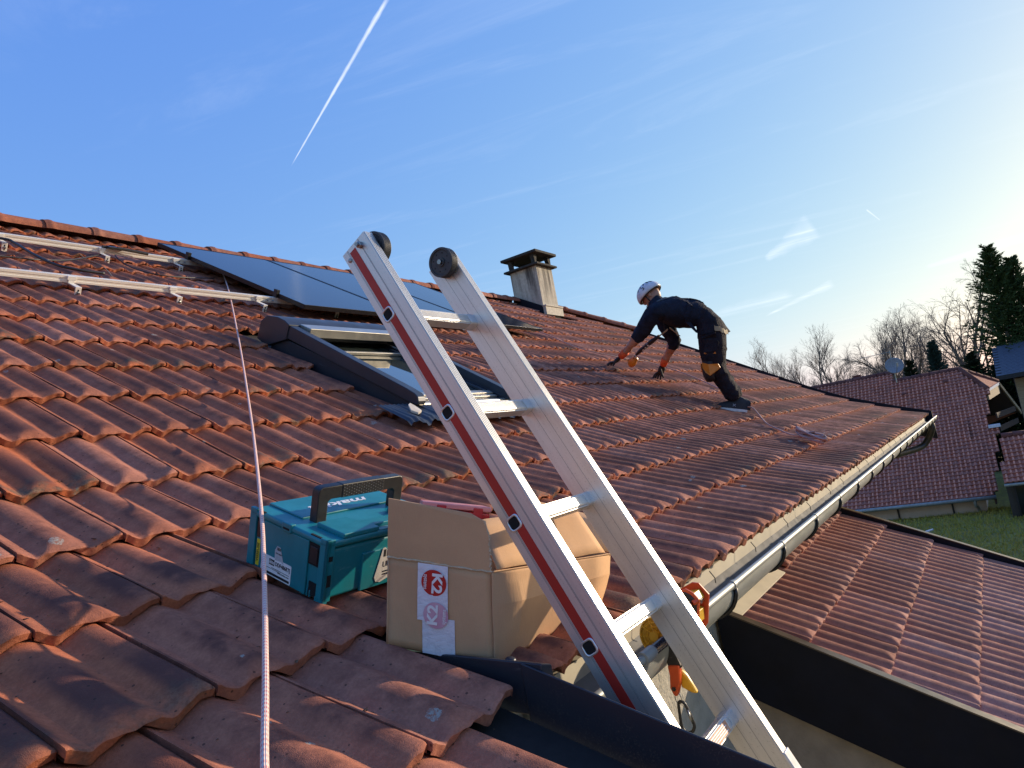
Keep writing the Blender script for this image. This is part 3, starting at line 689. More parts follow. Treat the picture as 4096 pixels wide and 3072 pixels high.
# ------------------------------------------------------------------ lettering
def text_mesh(body, size, mat, shear=0, offset=0, extrude=.00025):
    cu = bpy.data.curves.new('lettering', 'FONT'); cu.body = body; cu.size = size; cu.shear = shear; cu.offset = offset; cu.extrude = extrude
    cu.align_x = 'CENTER'; cu.align_y = 'CENTER'; cu.resolution_u = 3
    t = bpy.data.objects.new('lettering', cu); C.objects.link(t); bpy.context.view_layer.update()
    me = bpy.data.meshes.new_from_object(t.evaluated_get(bpy.context.evaluated_depsgraph_get())); bpy.data.objects.remove(t); bpy.data.curves.remove(cu)
    me.materials.clear(); me.materials.append(mat); return me
def fr(o, x, y):
    """frame with origin o, x axis, y axis"""
    x = V(x).normalized(); y = V(y).normalized(); z = x.cross(y).normalized(); o = V(o)
    return Matrix(((x.x, y.x, z.x, o.x), (x.y, y.y, z.y, o.y), (x.z, y.z, z.z, o.z), (0, 0, 0, 1)))
def thing(name, label, cat, base, group=None):
    e = tag(empty(name, base), label, cat, group); return e, Matrix.Translation(-V(base))
M_INK = plain('black_ink', (.012, .012, .014), rough=.6)
M_PAPER = plain('white_label', (.80, .80, .80), (.72, .72, .73), scale=40, rough=.45)
M_YEL = plain('yellow_label', (.80, .62, .03), rough=.45)
# ------------------------------------------------------------------ tool case
mt = MT('teal_plastic'); a_ = mt.noise(12, 5, .6, mt.O()); sc = mt.noise(30, 6, .7, mt.O(), (1, 9, 3))
mt.col(mt.mix(mt.math('MULTIPLY', mt.ramp(sc, .58, .76), .35), mt.mix(mt.ramp(a_, .3, .7), (.005, .205, .245), (.004, .17, .205)), (.20, .40, .40)))
mt.rough(mt.ramp(a_, .2, .8, .32, .5)).bump(mt.noise(500, 3, .5, mt.O()), .12, .0008); M_TEAL = mt.m
M_TEALD = plain('teal_recess', (.005, .055, .08), rough=.5)
M_BLKP = plain('black_plastic', (.014, .014, .015), (.02, .02, .02), scale=60, rough=.42, bump=.2, bscale=600)
RC = Matrix(((.998157, .059478, -.012, 0), (-.059477, .928655, -.3665, 0), (-.010734, .36664, .93034, 0), (0, 0, 0, 1)))
q3 = RC.to_3x3(); bx = V((q3[0][0], q3[1][0], q3[2][0])).normalized(); by = V((q3[0][1], q3[1][1], q3[2][1])); by = (by-bx*by.dot(bx)).normalized()
case = tag(empty('tool_case', mat=fr((1.139, 1.332, -.244), bx, by)), 'teal plastic power tool case with black handle on the tiles', 'tool case')
mb = MB(); mb.box((.007, .006, .006), (.388, .289, .126)); body = mb.obj('case_body', M_TEAL, case, bevel=.010, seg=3)
mb = MB()
mb.box((.0, .0, .006), (.012, .027, .150)); mb.box((.0, .268, .006), (.012, .295, .150)); mb.box((.002, .068, .002), (.010, .240, .130)); mb.box((.0, .0, .0), (.014, .030, .012))
mb.box((.0, .0, .004), (.022, .010, .150)); mb.box((.11, .0005, .006), (.30, .008, .098)); mb.box((.35, .0, .004), (.395, .010, .150))
mb.box((.0022, .2402, .004), (.010, .2625, .084)); mb.box((.003, .068, .0), (.012, .082, .040)); mb.box((.003, .060, .0), (.010, .064, .018)); mb.box((.003, .050, .0), (.010, .054, .018))
mb.obj('corner_ribs', M_TEAL, body, bevel=.004)
for lo_, hi_ in (((.0035, .0285, .078), (.009, .066, .148)), ((.0035, .2415, .088), (.009, .2665, .148)), ((.006, -.0006, .040), (.0175, .002, .068)), ((.006, -.0006, .100), (.0175, .002, .112)), ((.0045, .030, .006), (.009, .058, .038))):
    mb = MB(); mb.box(lo_, hi_); mb.obj('recess_shade', M_HOLE, body)  # flat dark boxes painting the shade of the recesses
for y0, y1 in ((.031, .063), (.243, .265)):
    mb = MB(); mb.box((.001, y0+.003, .083), (.0034, y1-.003, .122)); mb.obj('latch', M_BLKP, body, bevel=.002)
mb = MB(); mb.box((.0, .0, .1285), (.395, .295, .147)); lid = mb.obj('lid', M_TEAL, case, bevel=.008, seg=3)
for hq, q_ in ((.006, [(.050, .158), (.352, .158), (.352, .293), (.050, .293)]), (.012, [(.046, .002), (.155, .002), (.155, .022), (.25, .022), (.25, .002), (.352, .002), (.352, .100), (.27, .100), (.262, .060), (.14, .060), (.132, .100), (.046, .100)])):
    mb = MB(); mb.prism([(x_, y_, .146) for x_, y_ in q_], (0, 0, hq)); mb.obj('raised_deck', M_TEAL, lid, bevel=.003)
mb = MB(); mb.box((.158, .003, .147), (.247, .021, .1482)); mb.obj('grip_dish', plain('pale_teal', (.10, .28, .30), rough=.5), lid, bevel=.0008)
mb = MB(); mb.box((-.003, .13, .128), (.012, .165, .150)); mb.obj('lid_tab', M_TEAL, lid, bevel=.003)
mb = MB(); mb.box((-.0035, .136, .134), (-.0028, .159, .139)); mb.obj('tab_slot', M_HOLE, lid)
link('logo_lettering', text_mesh('makita', .058, M_PAPER, .28, .0014), lid, fr((.205, .205, .1526), (-1, 0, 0), (0, -1, 0)) @ Matrix.Diagonal((1.22, .72, 1, 1)))
# handle: U of black plastic with a ribbed grip
hy0, hy1 = .120, .146
mb = MB(); o_ = [(.060, .140), (.060, .218), (.063, .228), (.073, .233), (.328, .233), (.338, .228), (.341, .218), (.341, .140), (.309, .140), (.309, .194), (.302, .2), (.100, .2), (.092, .194), (.092, .140)]
mb.prism([(x, hy0, z) for x, z in o_], (0, hy1-hy0, 0)); hdl = mb.obj('handle', M_BLKP, case, bevel=.003)
mb = MB(); mb.box((.130, hy0-.0012, .199), (.272, hy1+.0012, .2345)); mb.obj('grip', M_BLKP, hdl, bevel=.004)
mb = MB()
for i in range(17):
    for j in range(4): mb.lathe([(.0011, 0), (.0009, .0009)], (.137+i*.008, hy0-.0012, .203+j*.0075+(.0035 if i % 2 else 0)), (0, -1, 0), 6)
mb.obj('grip_studs', plain('grey_stud', (.28, .28, .27), rough=.4), hdl)
# labels on the end face
EX, EY = (0, -1, 0), (0, 0, 1)
mb = MB(); mb.prism([(.0017, y, z) for y, z in rrect(.116, .047, .004)], (-.0006, 0, 0)); lb = mb.obj('white_label', M_PAPER, case, mat=Matrix.Translation((0, .178, .028)))
link('lettering', text_mesh('DDF486RTJ', .0135, M_INK, 0, .0003), lb, fr((.0009, -.026, .0105), EX, EY) @ Matrix.Diagonal((.86, 1, 1, 1)))
link('lettering', text_mesh('www.makita.com', .0062, M_INK), lb, fr((.0009, -.030, -.0075), EX, EY))
mb = MB(); mb.box((.0005, .006, .004), (.001, .026, .018)); mb.box((.0005, -.054, -.0205), (.001, .054, -.0145)); mb.box((.0005, -.052, -.0028), (.001, .016, -.0018)); mb.box((.0005, -.02, -.0056), (.001, .05, -.0048)); mb.obj('label_print', M_INK, lb)
link('lettering', text_mesh('kita', .012, M_PAPER, .2, .0002), lb, fr((.0004, .016, .011), EX, EY))
mb = MB(); mb.prism([(.0005, y, z) for y, z in rrect(.013, .066, .001)], (-.0006, 0, 0)); yl = mb.obj('yellow_label', M_YEL, case, mat=Matrix.Translation((0.0016, .253, .046)))
link('lettering', text_mesh('VISSEUSE', .0118, M_INK, 0, .0002), yl, fr((-.0002, 0, 0), (0, 0, 1), (0, 1, 0)))
mb = MB(); mb.prism([(.0012, y, z) for y, z in ((.184, .048), (.186, .072), (.178, .084), (.166, .083), (.158, .066), (.150, .046), (.160, .050))], (-.0005, 0, 0)); tl = mb.obj('torn_label', plain('grubby_paper', (.52, .52, .53), (.38, .38, .40), scale=60, rough=.7), case)
link('lettering', text_mesh('DDF 486RT', .0048, M_INK), tl, fr((.0005, .170, .066), EX, EY))
mb = MB()
for i in range(6): mb.box((.0003, .164+i*.0024, .074), (.0006, .1652+i*.0024, .081))
mb.obj('bar_marks', M_INK, tl)
mb = MB(); mb.prism([(x, -.0006, z) for x, z in ((.158, .018), (.152, .03), (.163, .068), (.172, .100), (.180, .101), (.186, .094), (.30, .090), (.30, .02), (.2, .022), (.172, .015))], (0, -.0006, 0)); tp = mb.obj('torn_poster_label', plain('wrinkled_paper', (.66, .63, .57), (.48, .46, .42), scale=30, rough=.7, bump=.5, bscale=50), case)
link('lettering', text_mesh('UN', .020, M_INK), tp, fr((.190, -.0016, .058), (1, 0, 0), (0, 0, 1)))
link('lettering', text_mesh('T2000424-42', .0052, M_INK), tp, fr((.190, -.0016, .040), (1, 0, 0), (0, 0, 1)))
link('lettering', text_mesh('1U01US27-8', .0052, M_INK), tp, fr((.190, -.0016, .033), (1, 0, 0), (0, 0, 1)))
mb = MB(); mb.box((.176, -.0017, .078), (.183, -.0012, .096)); mb.box((.187, -.0017, .078), (.193, -.0012, .093)); mb.obj('label_print', M_INK, tp)
# ------------------------------------------------------------------ cardboard box
mt = MT('cardboard'); fl_ = mt.noise(260, 2, .5, mt.O(), (1, 1, .12)); bl_ = mt.noise(7, 5, .6, mt.O()); fi = mt.noise(900, 2, .5, mt.O())
mt.col(mt.mix(mt.math('MULTIPLY', mt.ramp(fi, .4, .7), .25), mt.mix(mt.ramp(bl_, .3, .7), (.58, .355, .195), (.50, .30, .165)), (.39, .235, .125))).rough(.88).set(Specular_IOR_Level=.25)
mt.bump(mt.math('ADD', mt.math('MULTIPLY', fl_, .5), bl_), .35, .003); M_CARD = mt.m
M_CARDE = plain('torn_card_edge', (.58, .44, .29), (.45, .33, .2), scale=200, rough=.95)
B0, B1, B2 = V((1.123, 1.137, -.329)), V((1.204, .928, -.398)), V((1.701, .942, -.410)); B3 = B0+(B2-B1)
T0, T1, T2, T3 = B0+V((0, -.044, .180)), B1+V((0, -.034, .185)), V((1.700, .884, -.280)), B3+V((0, -.03, .175))
box, BI = thing('cardboard_box', 'open battered cardboard box with red and white tape behind the ladder', 'box', (1.41, 1.04, -.38))
def quad_grid(mb, a, b, c, d, nu, nv, f=None):
    """a->b bottom, d->c top"""
    vs = []
    for j in range(nv+1):
        for i in range(nu+1):
            u, v = i/nu, j/nv; p = a.lerp(b, u).lerp(d.lerp(c, u), v)
            if f: p = p+f(u, v)
            vs.append(p)
    n = nu+1; mb.add(vs, [(j*n+i, j*n+i+1, (j+1)*n+i+1, (j+1)*n+i) for j in range(nv) for i in range(nu)])
def card(mb, name, parent, mat=None):
    o = mb.obj(name, M_CARD, parent, smooth=True, mat=mat if mat is not None else None)
    s = o.modifiers.new('thickness', 'SOLIDIFY'); s.thickness = .0035; s.offset = -1; sharp(o.data, 7); return o
Fn = (B1-B0).cross(T0-B0).normalized(); Sn = (B2-B1).cross(T1-B1).normalized()
rgb = random.Random(3)
def bulge_side(u, v):
    d = (.016*(1-v)/.36 if v > .639 else .016*v/.64)*(1-.4*u)*min(1, u/.16)
    return Sn*d
def bulge_front(u, v): return Fn*(.003*math.sin(PI*u)*math.sin(PI*v)-.006*max(0, (u-.93)/.07)**2*(.4+.6*v))
mb = MB(); quad_grid(mb, B0, B1, T1, T0, 14, 10, bulge_front); front = card(mb, 'front_panel', box, BI)
mb = MB(); quad_grid(mb, B1+Fn*.001, B2, T2, T1+Fn*.001, 6, 25, lambda u, v: bulge_side(u, v)+Sn*(.0012*math.sin(u*31+v*7)*math.sin(v*PI))); side = card(mb, 'side_panel', box, BI)
mb = MB(); quad_grid(mb, B2, B3, T3, T2, 4, 4); card(mb, 'back_panel', box, BI)
mb = MB(); quad_grid(mb, B3, B0, T0, T3, 4, 4); card(mb, 'side_panel', box, BI)
mb = MB(); quad_grid(mb, B0, B3, B2, B1, 3, 3); card(mb, 'bottom_panel', box, BI)
# flaps
up0 = V((0, -.029, .120)); up1 = V((-.004, -.018, .120))
e = .0015
fe = [T0+V((0, 0, .002)), T1+V((-.003, .004, .002)), T1+up1*.62+V((-.002, .003, 0)), T1+up1*.86+V((-.004, .010, 0)), T1+up1*.99+V((-.012, .036, .004)), T0+up0*.98]
mb = MB(); mb.add(fe, [tuple(range(6))]); ff = card(mb, 'front_flap', box, BI); ff.data.polygons.foreach_set('use_smooth', [False])
def flap_wave(u, v): return V((0, -.004*math.sin(PI*u)*v, .0015*math.sin(u*9)))
mb = MB(); quad_grid(mb, T1+V((.012, -.004, .003)), T2+V((-.015, .006, .008)), V((1.640, .925, -.150)), V((1.265, .955, -.112)), 16, 5, flap_wave); card(mb, 'side_flap', box, BI)
mb = MB(); quad_grid(mb, T2+V((0, 0, .003)), T3+V((0, 0, .003)), T3+V((.09, .01, .06)), T2+V((.07, .0, .07)), 5, 3); card(mb, 'back_flap', box, BI)
# torn ragged edge of the front flap and crease
mb = MB()
pts = [fe[1].lerp(fe[2], i/22)+V((rgb.uniform(-.0012, .0012), rgb.uniform(-.002, .001), 0)) for i in range(23)]+[fe[2].lerp(fe[3], i/6) for i in range(1, 7)]
mb.tube([p+V((.0015, 0, 0)) for p in pts], [rgb.uniform(.0012, .0026) for _ in pts], 5); mb.obj('torn_edge', M_CARDE, box, mat=BI)
mb = MB(); mb.tube([T0.lerp(T1, i/20)+Fn*.0012+V((0, 0, rgb.uniform(-.0012, .0012))) for i in range(21)], [rgb.uniform(.0016, .0028) for _ in range(21)], 5); mb.obj('crease', M_CARDE, box, mat=BI)
mb = MB(); mb.tube([T1.lerp(T2, i/24)+bulge_side(i/24, 1.0)+Sn*.001+V((0, 0, .001)) for i in range(25)], .0016, 5); mb.obj('crease', M_CARD, box, mat=BI)
# tape with printed roundels
def on_front(u, v, o=.001):
    p = B0.lerp(B1, u).lerp(T0.lerp(T1, u), 1-v)+bulge_front(u, 1-v); return p+Fn*o
mt = MT('clear_white_tape'); wr = mt.noise(35, 5, .65, mt.O(), (1, 1, 2.2), .6)
mt.col(mt.mix(mt.ramp(wr, .3, .7), (.62, .62, .68), (.72, .72, .77))).rough(mt.ramp(wr, .3, .7, .18, .4)).bump(wr, .5, .004); M_TAPE = mt.m
def tape(u0, u1, v0, v1, name, o, sl=0):
    mb = MB(); nu, nv = 6, 14; vs = []
    for j in range(nv+1):
        for i in range(nu+1): vs.append(on_front(u0+(u1-u0)*i/nu+sl*(j/nv), v0+(v1-v0)*j/nv, o+rgb.uniform(0, .0006)))
    n = nu+1; mb.add(vs, [(j*n+i, (j+1)*n+i, (j+1)*n+i+1, j*n+i+1) for j in range(nv) for i in range(nu)])
    return mb.obj(name, M_TAPE, box, smooth=True, mat=BI)
tape(.345, .645, .58, 1.0, 'tape', .0014); tape(.300, .585, .01, .635, 'tape', .0026)
M_REDP = plain('red_print', (.50, .018, .018), (.44, .015, .015), scale=30, rough=.35)
M_REDF = plain('faded_red_print', (.55, .27, .36), (.62, .38, .46), scale=30, rough=.35)
fu = (B1-B0).normalized(); fv = (B0-T0).normalized(); fn_ = Fn
def roundel(u, v, mat, o, flip, r=.0262):
    cpt = on_front(u, v, o)
    fx = fv if not flip else -fv; fy = fx.cross(-Fn) if False else (fu if not flip else -fu)
    mb = MB(); vs = []
    for i in range(36):
        a = 2*PI*i/36; vs.append(cpt+fu*math.cos(a)*r*1.02+fv*math.sin(a)*r*1.02)
    mb.add(vs, [tuple(reversed(range(36)))]); d = mb.obj('printed_roundel', mat, box, mat=BI)
    # lettering runs down the tape
    z = fx.cross(fy)
    fm = fr(cpt+Fn*.0006+fu*(.006 if not flip else -.006), fx, fy)
    link('lettering', text_mesh('K2', .037, M_PAPER, .0, .0012), d, fm @ Matrix.Diagonal((1.0, .82, 1, 1)))
    link('lettering', text_mesh('systems', .0125, M_PAPER, 0, .0001), d, fr(cpt+Fn*.0006-fu*(.0175 if not flip else -.0175), fx, fy) @ Matrix.Diagonal((.78, 1, 1, 1)))
roundel(.455, .205, M_REDP, .0040, False); roundel(.475, .555, M_REDF, .0044, True)
# red plastic organiser standing in the box
mt = MT('red_translucent_plastic'); mt.col((.62, .03, .04)).rough(.22).set(Transmission_Weight=.25, Coat_Weight=.3); M_REDT = mt.m
M_REDL = MT('frosted_lid').col((.78, .30, .30)).rough(.3).set(Transmission_Weight=.2).m
rx, ry = V((.62, -.66, -.26)).normalized(), V((.72, .66, .0)).normalized(); rz = rx.cross(ry).normalized()
org = tag(empty('organiser_case', mat=fr((1.290, 1.120, -.068), rx, ry)), 'red plastic small-parts organiser peeking over the cardboard box flap', 'organiser')
mb = MB(); mb.box((0, 0, -.035), (.155, .17, -.002)); ob = mb.obj('tray', M_REDT, org, bevel=.004)
mb = MB(); mb.box((-.003, -.003, 0), (.158, .173, .012)); mb.obj('lid', M_REDL, org, bevel=.003)
for x in (.03, .115):
    mb = MB(); mb.box((x, -.007, -.018), (x+.022, -.0035, .008)); mb.obj('clasp', M_REDT, org, bevel=.0015)
# ------------------------------------------------------------------ ropes and cables
def rope_mat(name, c1, c2, f=26, g=260):
    m = MT(name); a = m.n('ShaderNodeAttribute', attribute_name='ang').outputs['Fac']; l = m.n('ShaderNodeAttribute', attribute_name='len').outputs['Fac']
    s1 = m.math('SINE', m.math('ADD', m.math('MULTIPLY', a, 6), m.math('MULTIPLY', l, g))); s2 = m.math('SINE', m.math('SUBTRACT', m.math('MULTIPLY', a, 6), m.math('MULTIPLY', l, g)))
    k = m.math('MULTIPLY', s1, s2); gr = m.math('MULTIPLY', m.ramp(k, .15, .6), m.ramp(m.noise(30, 3), .3, .6, .55, 1))
    m.col(m.mix(gr, c1, c2)).rough(.8).bump(k, .6, .0012); return m.m
M_ROPE = rope_mat('braided_rope', (.74, .58, .50), (.66, .15, .15))
M_ROPE2 = rope_mat('pink_rope', (.47, .31, .26), (.36, .15, .13))
def rope(path, r, mat, name, parent=None, mat4=None, sides=12):
    mb = MB(); mb.tube(path, r, sides); o = mb.obj(name, mat, parent, smooth=True, mat=mat4)
    P = [V(p) for p in path]; ln = [0]
    for a, b in zip(P, P[1:]): ln.append(ln[-1]+(b-a).length)
    n = len(P)*sides; me = o.data
    me.attributes.new('ang', 'FLOAT', 'POINT').data.foreach_set('value', [2*PI*(i % sides)/sides for i in range(n)])
    me.attributes.new('len', 'FLOAT', 'POINT').data.foreach_set('value', [ln[i//sides] for i in range(n)])
    return o
pts = [(5.2, 6.9, 2.15), (4.85, 6.50, 2.52), (4.66, 6.30, 2.66), (4.56, 6.15, 2.585), (3.766, 4.968, 1.847), (2.757, 3.60, 1.033), (1.85, 2.407, .377), (1.20, 1.571, .021), (.922, 1.228, -.132), (.655, .900, -.229), (.500, .710, -.272), (.40, .58, -.31), (.2, .3, -.36)]
tag(rope(smooth_path(pts, 14), .0048, M_ROPE, 'safety_rope'), 'white and red braided rope running from the ridge down past the tool case', 'rope')
pts = [(7.30, 4.95, 1.88), (7.44, 4.86, 1.78), (7.58, 4.60, 1.60), (7.54, 4.20, 1.36), (7.42, 3.78, 1.10), (7.70, 3.53, .955), (8.0, 3.42, .89), (8.35, 3.3, .82), (8.5, 2.9, .57), (8.1, 2.4, .27), (7.55, 2.12, .10), (7.257, 1.941, .05), (6.88, 1.78, -.06), (6.50, 1.64, -.12), (6.28, 1.50, -.18), (6.10, 1.40, -.215), (6.04, 1.29, -.26)]
r2 = rope([q+V((0, 0, .03)) for q in smooth_path(pts, 8)], .0066, M_ROPE2, 'life_line', None, None, 8)
tag(r2, 'pinkish safety line lying on the tiles from the worker to its knotted bundle', 'rope')
rgc = random.Random(5)
for i in range(9):
    a = V((6.08, 1.33, -.235)); b = V((5.72, 1.05, -.33)); t0, t1 = rgc.uniform(0, .1), rgc.uniform(.55, 1.0); w = rgc.uniform(.015, .05); pp = []
    for j in range(25):
        an_ = 2*PI*j/24; u = (t0+t1)/2+(t1-t0)/2*math.cos(an_); pp.append(a.lerp(b, u)+V((1, -.2, 0))*w*math.sin(an_)+V((0, 0, .02+.012*i*.5+.01*math.sin(an_*2+i))))
    rope([q+V((0, 0, .02)) for q in pp], .0085, M_ROPE2, 'bundle_loop', r2, None, 7)
M_CABLE = plain('black_cable', (.022, .020, .020), rough=.5)
M_CABY = plain('tan_cable', (.30, .20, .10), rough=.5)
for pts, r, m, lab in (
    ([(2.0, 5.7, 2.25), (2.306, 5.365, 2.118), (2.353, 5.288, 2.071), (2.328, 4.977, 1.884), (2.345, 4.768, 1.757), (2.433, 4.684, 1.707), (2.601, 4.661, 1.693)], .0095, M_CABLE, 'thick black conduit crossing both mounting rails'),
    ([(1.8, 4.9, 1.80), (2.123, 4.966, 1.842), (2.329, 4.986, 1.854), (2.599, 5.094, 1.919), (2.934, 5.356, 2.078), (3.2, 5.56, 2.21)], .005, M_CABLE, 'thin dark cable sagging between the rails into the connector'),
    ([(3.20, 5.57, 2.22), (3.149, 5.424, 2.106), (3.094, 5.179, 1.959), (3.157, 5.047, 1.879), (3.358, 5.019, 1.862), (3.785, 5.14, 1.935)], .005, M_CABLE, 'thin black cable looping from the connector under the first panel'),
    ([(2.87, 5.442, 2.106), (2.841, 5.302, 2.021), (2.851, 5.115, 1.909), (2.748, 4.829, 1.736)], .0035, M_CABY, 'thin tan cord on the tiles between the two rails')):
    mb = MB(); mb.tube(smooth_path(pts, 8), r, 8); tag(mb.obj('cable', m, smooth=True), lab, 'cable')
con, CI = thing('cable_connector', 'black plug connectors tied to the upper mounting rail', 'connector', RP(3.15, 5.73, .12))
mb = MB(); mb.tube([RP(3.02, 5.745, .125), RP(3.18, 5.735, .128)], .012, 8); mb.obj('plug', M_CABLE, con, mat=CI)
mb = MB(); mb.tube([RP(3.12, 5.715, .135), RP(3.36, 5.70, .125)], .013, 8); mb.obj('plug', M_CABLE, con, mat=CI)
mb = MB(); mb.box((0, 0, 0), (.10, .05, .02)); mb.obj('adapter', M_BLKP, con, bevel=.003, mat=CI @ RPM(3.05, 5.70, .12))
# ------------------------------------------------------------------ gutter clamp with carabiner
M_ORG = plain('orange_plastic', (.62, .085, .018), (.55, .07, .015), scale=20, rough=.35)
M_YLW = plain('yellow_plastic', (.70, .40, .025), (.62, .34, .02), scale=20, rough=.4)
clamp, KI = thing('ladder_clamp', 'orange and yellow clamp gripping the gutter beside the ladder', 'clamp', (1.69, .72, -.62))
def yz(pts, x, d, name, mat, bev=.0012):
    mb = MB(); mb.prism([(x, y, z) for y, z in pts], (d, 0, 0)); return mb.obj(name, mat, clamp, bevel=bev, mat=KI)
npl = [(.711, -.375), (.686, -.369), (.670, -.379), (.658, -.395), (.668, -.443), (.690, -.470), (.725, -.497), (.765, -.515), (.765, -.40)]
yz(npl, 1.660, .006, 'near_plate', M_ORG); yz([(y*.9+.0712, z*.9-.0435) for y, z in npl], 1.657, .003, 'plate_cover', M_BLKP, .002)
fp = [(.734, -.386), (.689, -.367), (.673, -.370), (.653, -.398), (.670, -.465), (.687, -.483), (.73, -.50)]
yz(fp, 1.716, .006, 'far_plate', M_ORG)
yz([(.70, -.385), (.672, -.383), (.664, -.400), (.668, -.412), (.70, -.415)], 1.668, .046, 'jaw_block', M_YLW); yz([(.678, -.42), (.668, -.425), (.672, -.452), (.69, -.455)], 1.672, .035, 'jaw_block', M_YLW)
mb = MB(); mb.lathe([(.007, 0), (.007, .045)], (1.668, .672, -.405), (1, 0, 0), 10); mb.lathe([(.010, .015), (.010, .03)], (1.668, .672, -.405), (1, 0, 0), 6); mb.obj('bolt', M_BOLT, clamp, mat=KI)
mb = MB(); mb.tube([(1.660, .676, -.403), (1.605, .690, -.413), (1.585, .714, -.424)], [.006, .005, .0048], 8); mb.obj('pin', M_BOLT, clamp, mat=KI, smooth=True)
mb = MB(); mb.tube([(1.664, .663, -.398), (1.655, .672, -.402)], .0065, 8); mb.obj('pin_tip', M_ORG, clamp, mat=KI)
mb = MB(); dc = V((1.70, .800, -.487)); mb.lathe([(.045, 0), (.045, .006), (.041, .006), (.041, .002), (.012, .002), (.012, .016)], dc, (-1, .1, .1), 28)
for i in range(10):
    a = 2*PI*i/10; u = V((0, math.cos(a), math.sin(a))); mb.tube([dc+u*.010+V((-.004, 0, 0)), dc+u*.043+V((-.004, 0, 0))], .0018, 5)
for rr in (.022, .032): mb.tube([dc+V((-.004, math.cos(2*PI*i/28)*rr, math.sin(2*PI*i/28)*rr)) for i in range(28)], .0016, 5, closed=True)
mb.obj('ribbed_knob', M_YLW, clamp, mat=KI, auto=40)
yz([(.772, -.500), (.745, -.497), (.732, -.545), (.735, -.552), (.764, -.545)], 1.652, .016, 'grip_body', M_BLKP); yz([(.770, -.500), (.778, -.503), (.776, -.532), (.766, -.534)], 1.655, .016, 'grip_side', M_YLW)
yz([(.765, -.543), (.734, -.543), (.742, -.586), (.755, -.616), (.763, -.614), (.769, -.596), (.764, -.567)], 1.648, .020, 'lower_handle', M_ORG, .005)
mb = MB(); mb.lathe([(.005, 0), (.005, .003)], (1.648, .758, -.597), (-1, 0, 0), 12); mb.obj('pivot', M_BLKP, clamp, mat=KI)
yz([(.745, -.560), (.730, -.575), (.720, -.597), (.713, -.617), (.727, -.615), (.751, -.602)], 1.672, .016, 'lever', M_YLW, .005)
mb = MB(); mb.tube([(1.658, .757+.0075*math.cos(2*PI*i/20), -.622+.014*math.sin(2*PI*i/20)) for i in range(20)], .0011, 6, closed=True); mb.obj('wire_ring', M_BOLT, clamp, mat=KI)
car, RI = thing('carabiner', 'small black carabiner hanging from the orange clamp', 'carabiner', (1.66, .75, -.70))
cp = [(.7605, -.640), (.7585, -.633), (.752, -.630), (.745, -.634), (.740, -.646), (.731, -.680), (.733, -.692), (.741, -.700), (.752, -.701), (.760, -.695), (.763, -.680)]
lp = smooth_path([(1.66, y, z) for y, z in cp+[cp[0]]], 4)[:-1]; mb = MB(); mb.tube(lp, .0038, 8, closed=True); mb.obj('hook_body', M_BLKP, car, smooth=True, mat=RI)
mb = MB(); mb.tube([(1.6565, .7395, -.648), (1.6565, .7325, -.676)], .0028, 8); mb.obj('gate', M_BOLT, car, smooth=True, mat=RI)
# warning sticker on a ladder rung
mb = MB(); mb.box((.06, -.0186, -1.131), (.27, -.0172, -1.109)); stk = mb.obj('warning_sticker', plain('orange_sticker', (.62, .22, .10), (.66, .42, .28), scale=90, rough=.6), ladder, mat=LMc)
link('lettering', text_mesh('STOP', .020, M_PAPER, 0, .0003), stk, fr((.105, -.0190, -1.120), (1, 0, 0), (0, 0, 1)))
mb = MB()
for j in range(4): mb.box((.15, -.0192, -1.127+j*.0046), (.26-.01*(j % 2), -.0187, -1.1252+j*.0046))
mb.obj('sticker_print', M_PAPER, stk)
# ------------------------------------------------------------------ the worker
def cloth(name, a, b, sc=14):
    m = MT(name); f = m.noise(sc, 4, .6, m.O()); g = m.noise(700, 2, .5, m.O())
    m.col(m.mix(m.ramp(f, .3, .7), a, b)).rough(.85).set(Specular_IOR_Level=.2); m.bump(m.math('ADD', f, m.math('MULTIPLY', g, .1)), .9, .05); return m.m
M_JACK = cloth('navy_jacket', (.016, .023, .045), (.009, .014, .028)); M_TROU = cloth('dark_trousers', (.022, .020, .029), (.012, .012, .019))
M_SKIN = plain('skin', (.42, .22, .15), (.36, .18, .12), rough=.55); M_HELM = plain('white_helmet', (.66, .66, .68), rough=.3)
M_GLOV = plain('black_glove', (.014, .013, .015), rough=.7); M_CUFF = plain('orange_cuff', (.75, .10, .02), rough=.8); M_PAD = plain('amber_pad', (.62, .20, .010), (.54, .17, .008), rough=.45)
M_WEB = plain('beige_webbing', (.36, .29, .18), rough=.8); M_SOLE = plain('white_sole', (.66, .64, .62), rough=.6)
def J(p, k=1): return V(p)*k
jt = dict(pelvis=J((6.969, 2.065, .990), 1.03), waist=J((6.949, 2.183, 1.029), 1.025), mid=J((6.912, 2.318, 1.117), 1.02), chest=J((6.908, 2.492, 1.212), 1.012), neck=J((6.959, 2.585, 1.300)),
  shL=J((6.735, 2.535, 1.172)), shR=J((7.10, 2.615, 1.225)), elL=J((6.870, 2.778, 1.008)), wrL=J((7.002, 3.065, .866)), elR=J((7.203, 2.558, .890), 1.01), wrR=J((7.236, 2.729, .708), 1.022),
  hiL=J((6.870, 2.048, .905), 1.035), hiR=J((7.100, 2.117, .930), 1.03), thL=J((6.850, 2.079, .719), 1.037), knL=J((6.848, 2.100, .527), 1.04), caL=J((6.885, 2.045, .36), 1.045), anL=J((6.915, 1.985, .168), 1.05), knR=J((6.848, 2.100, .527), 1.04)+V((.26, .085, .01)), anR=J((6.915, 1.985, .185), 1.05)+V((.27, .045, 0)))
jt['sl1'] = jt['elL'].lerp(jt['wrL'], .16); jt['sr1'] = jt['elR'].lerp(jt['wrR'], .14)
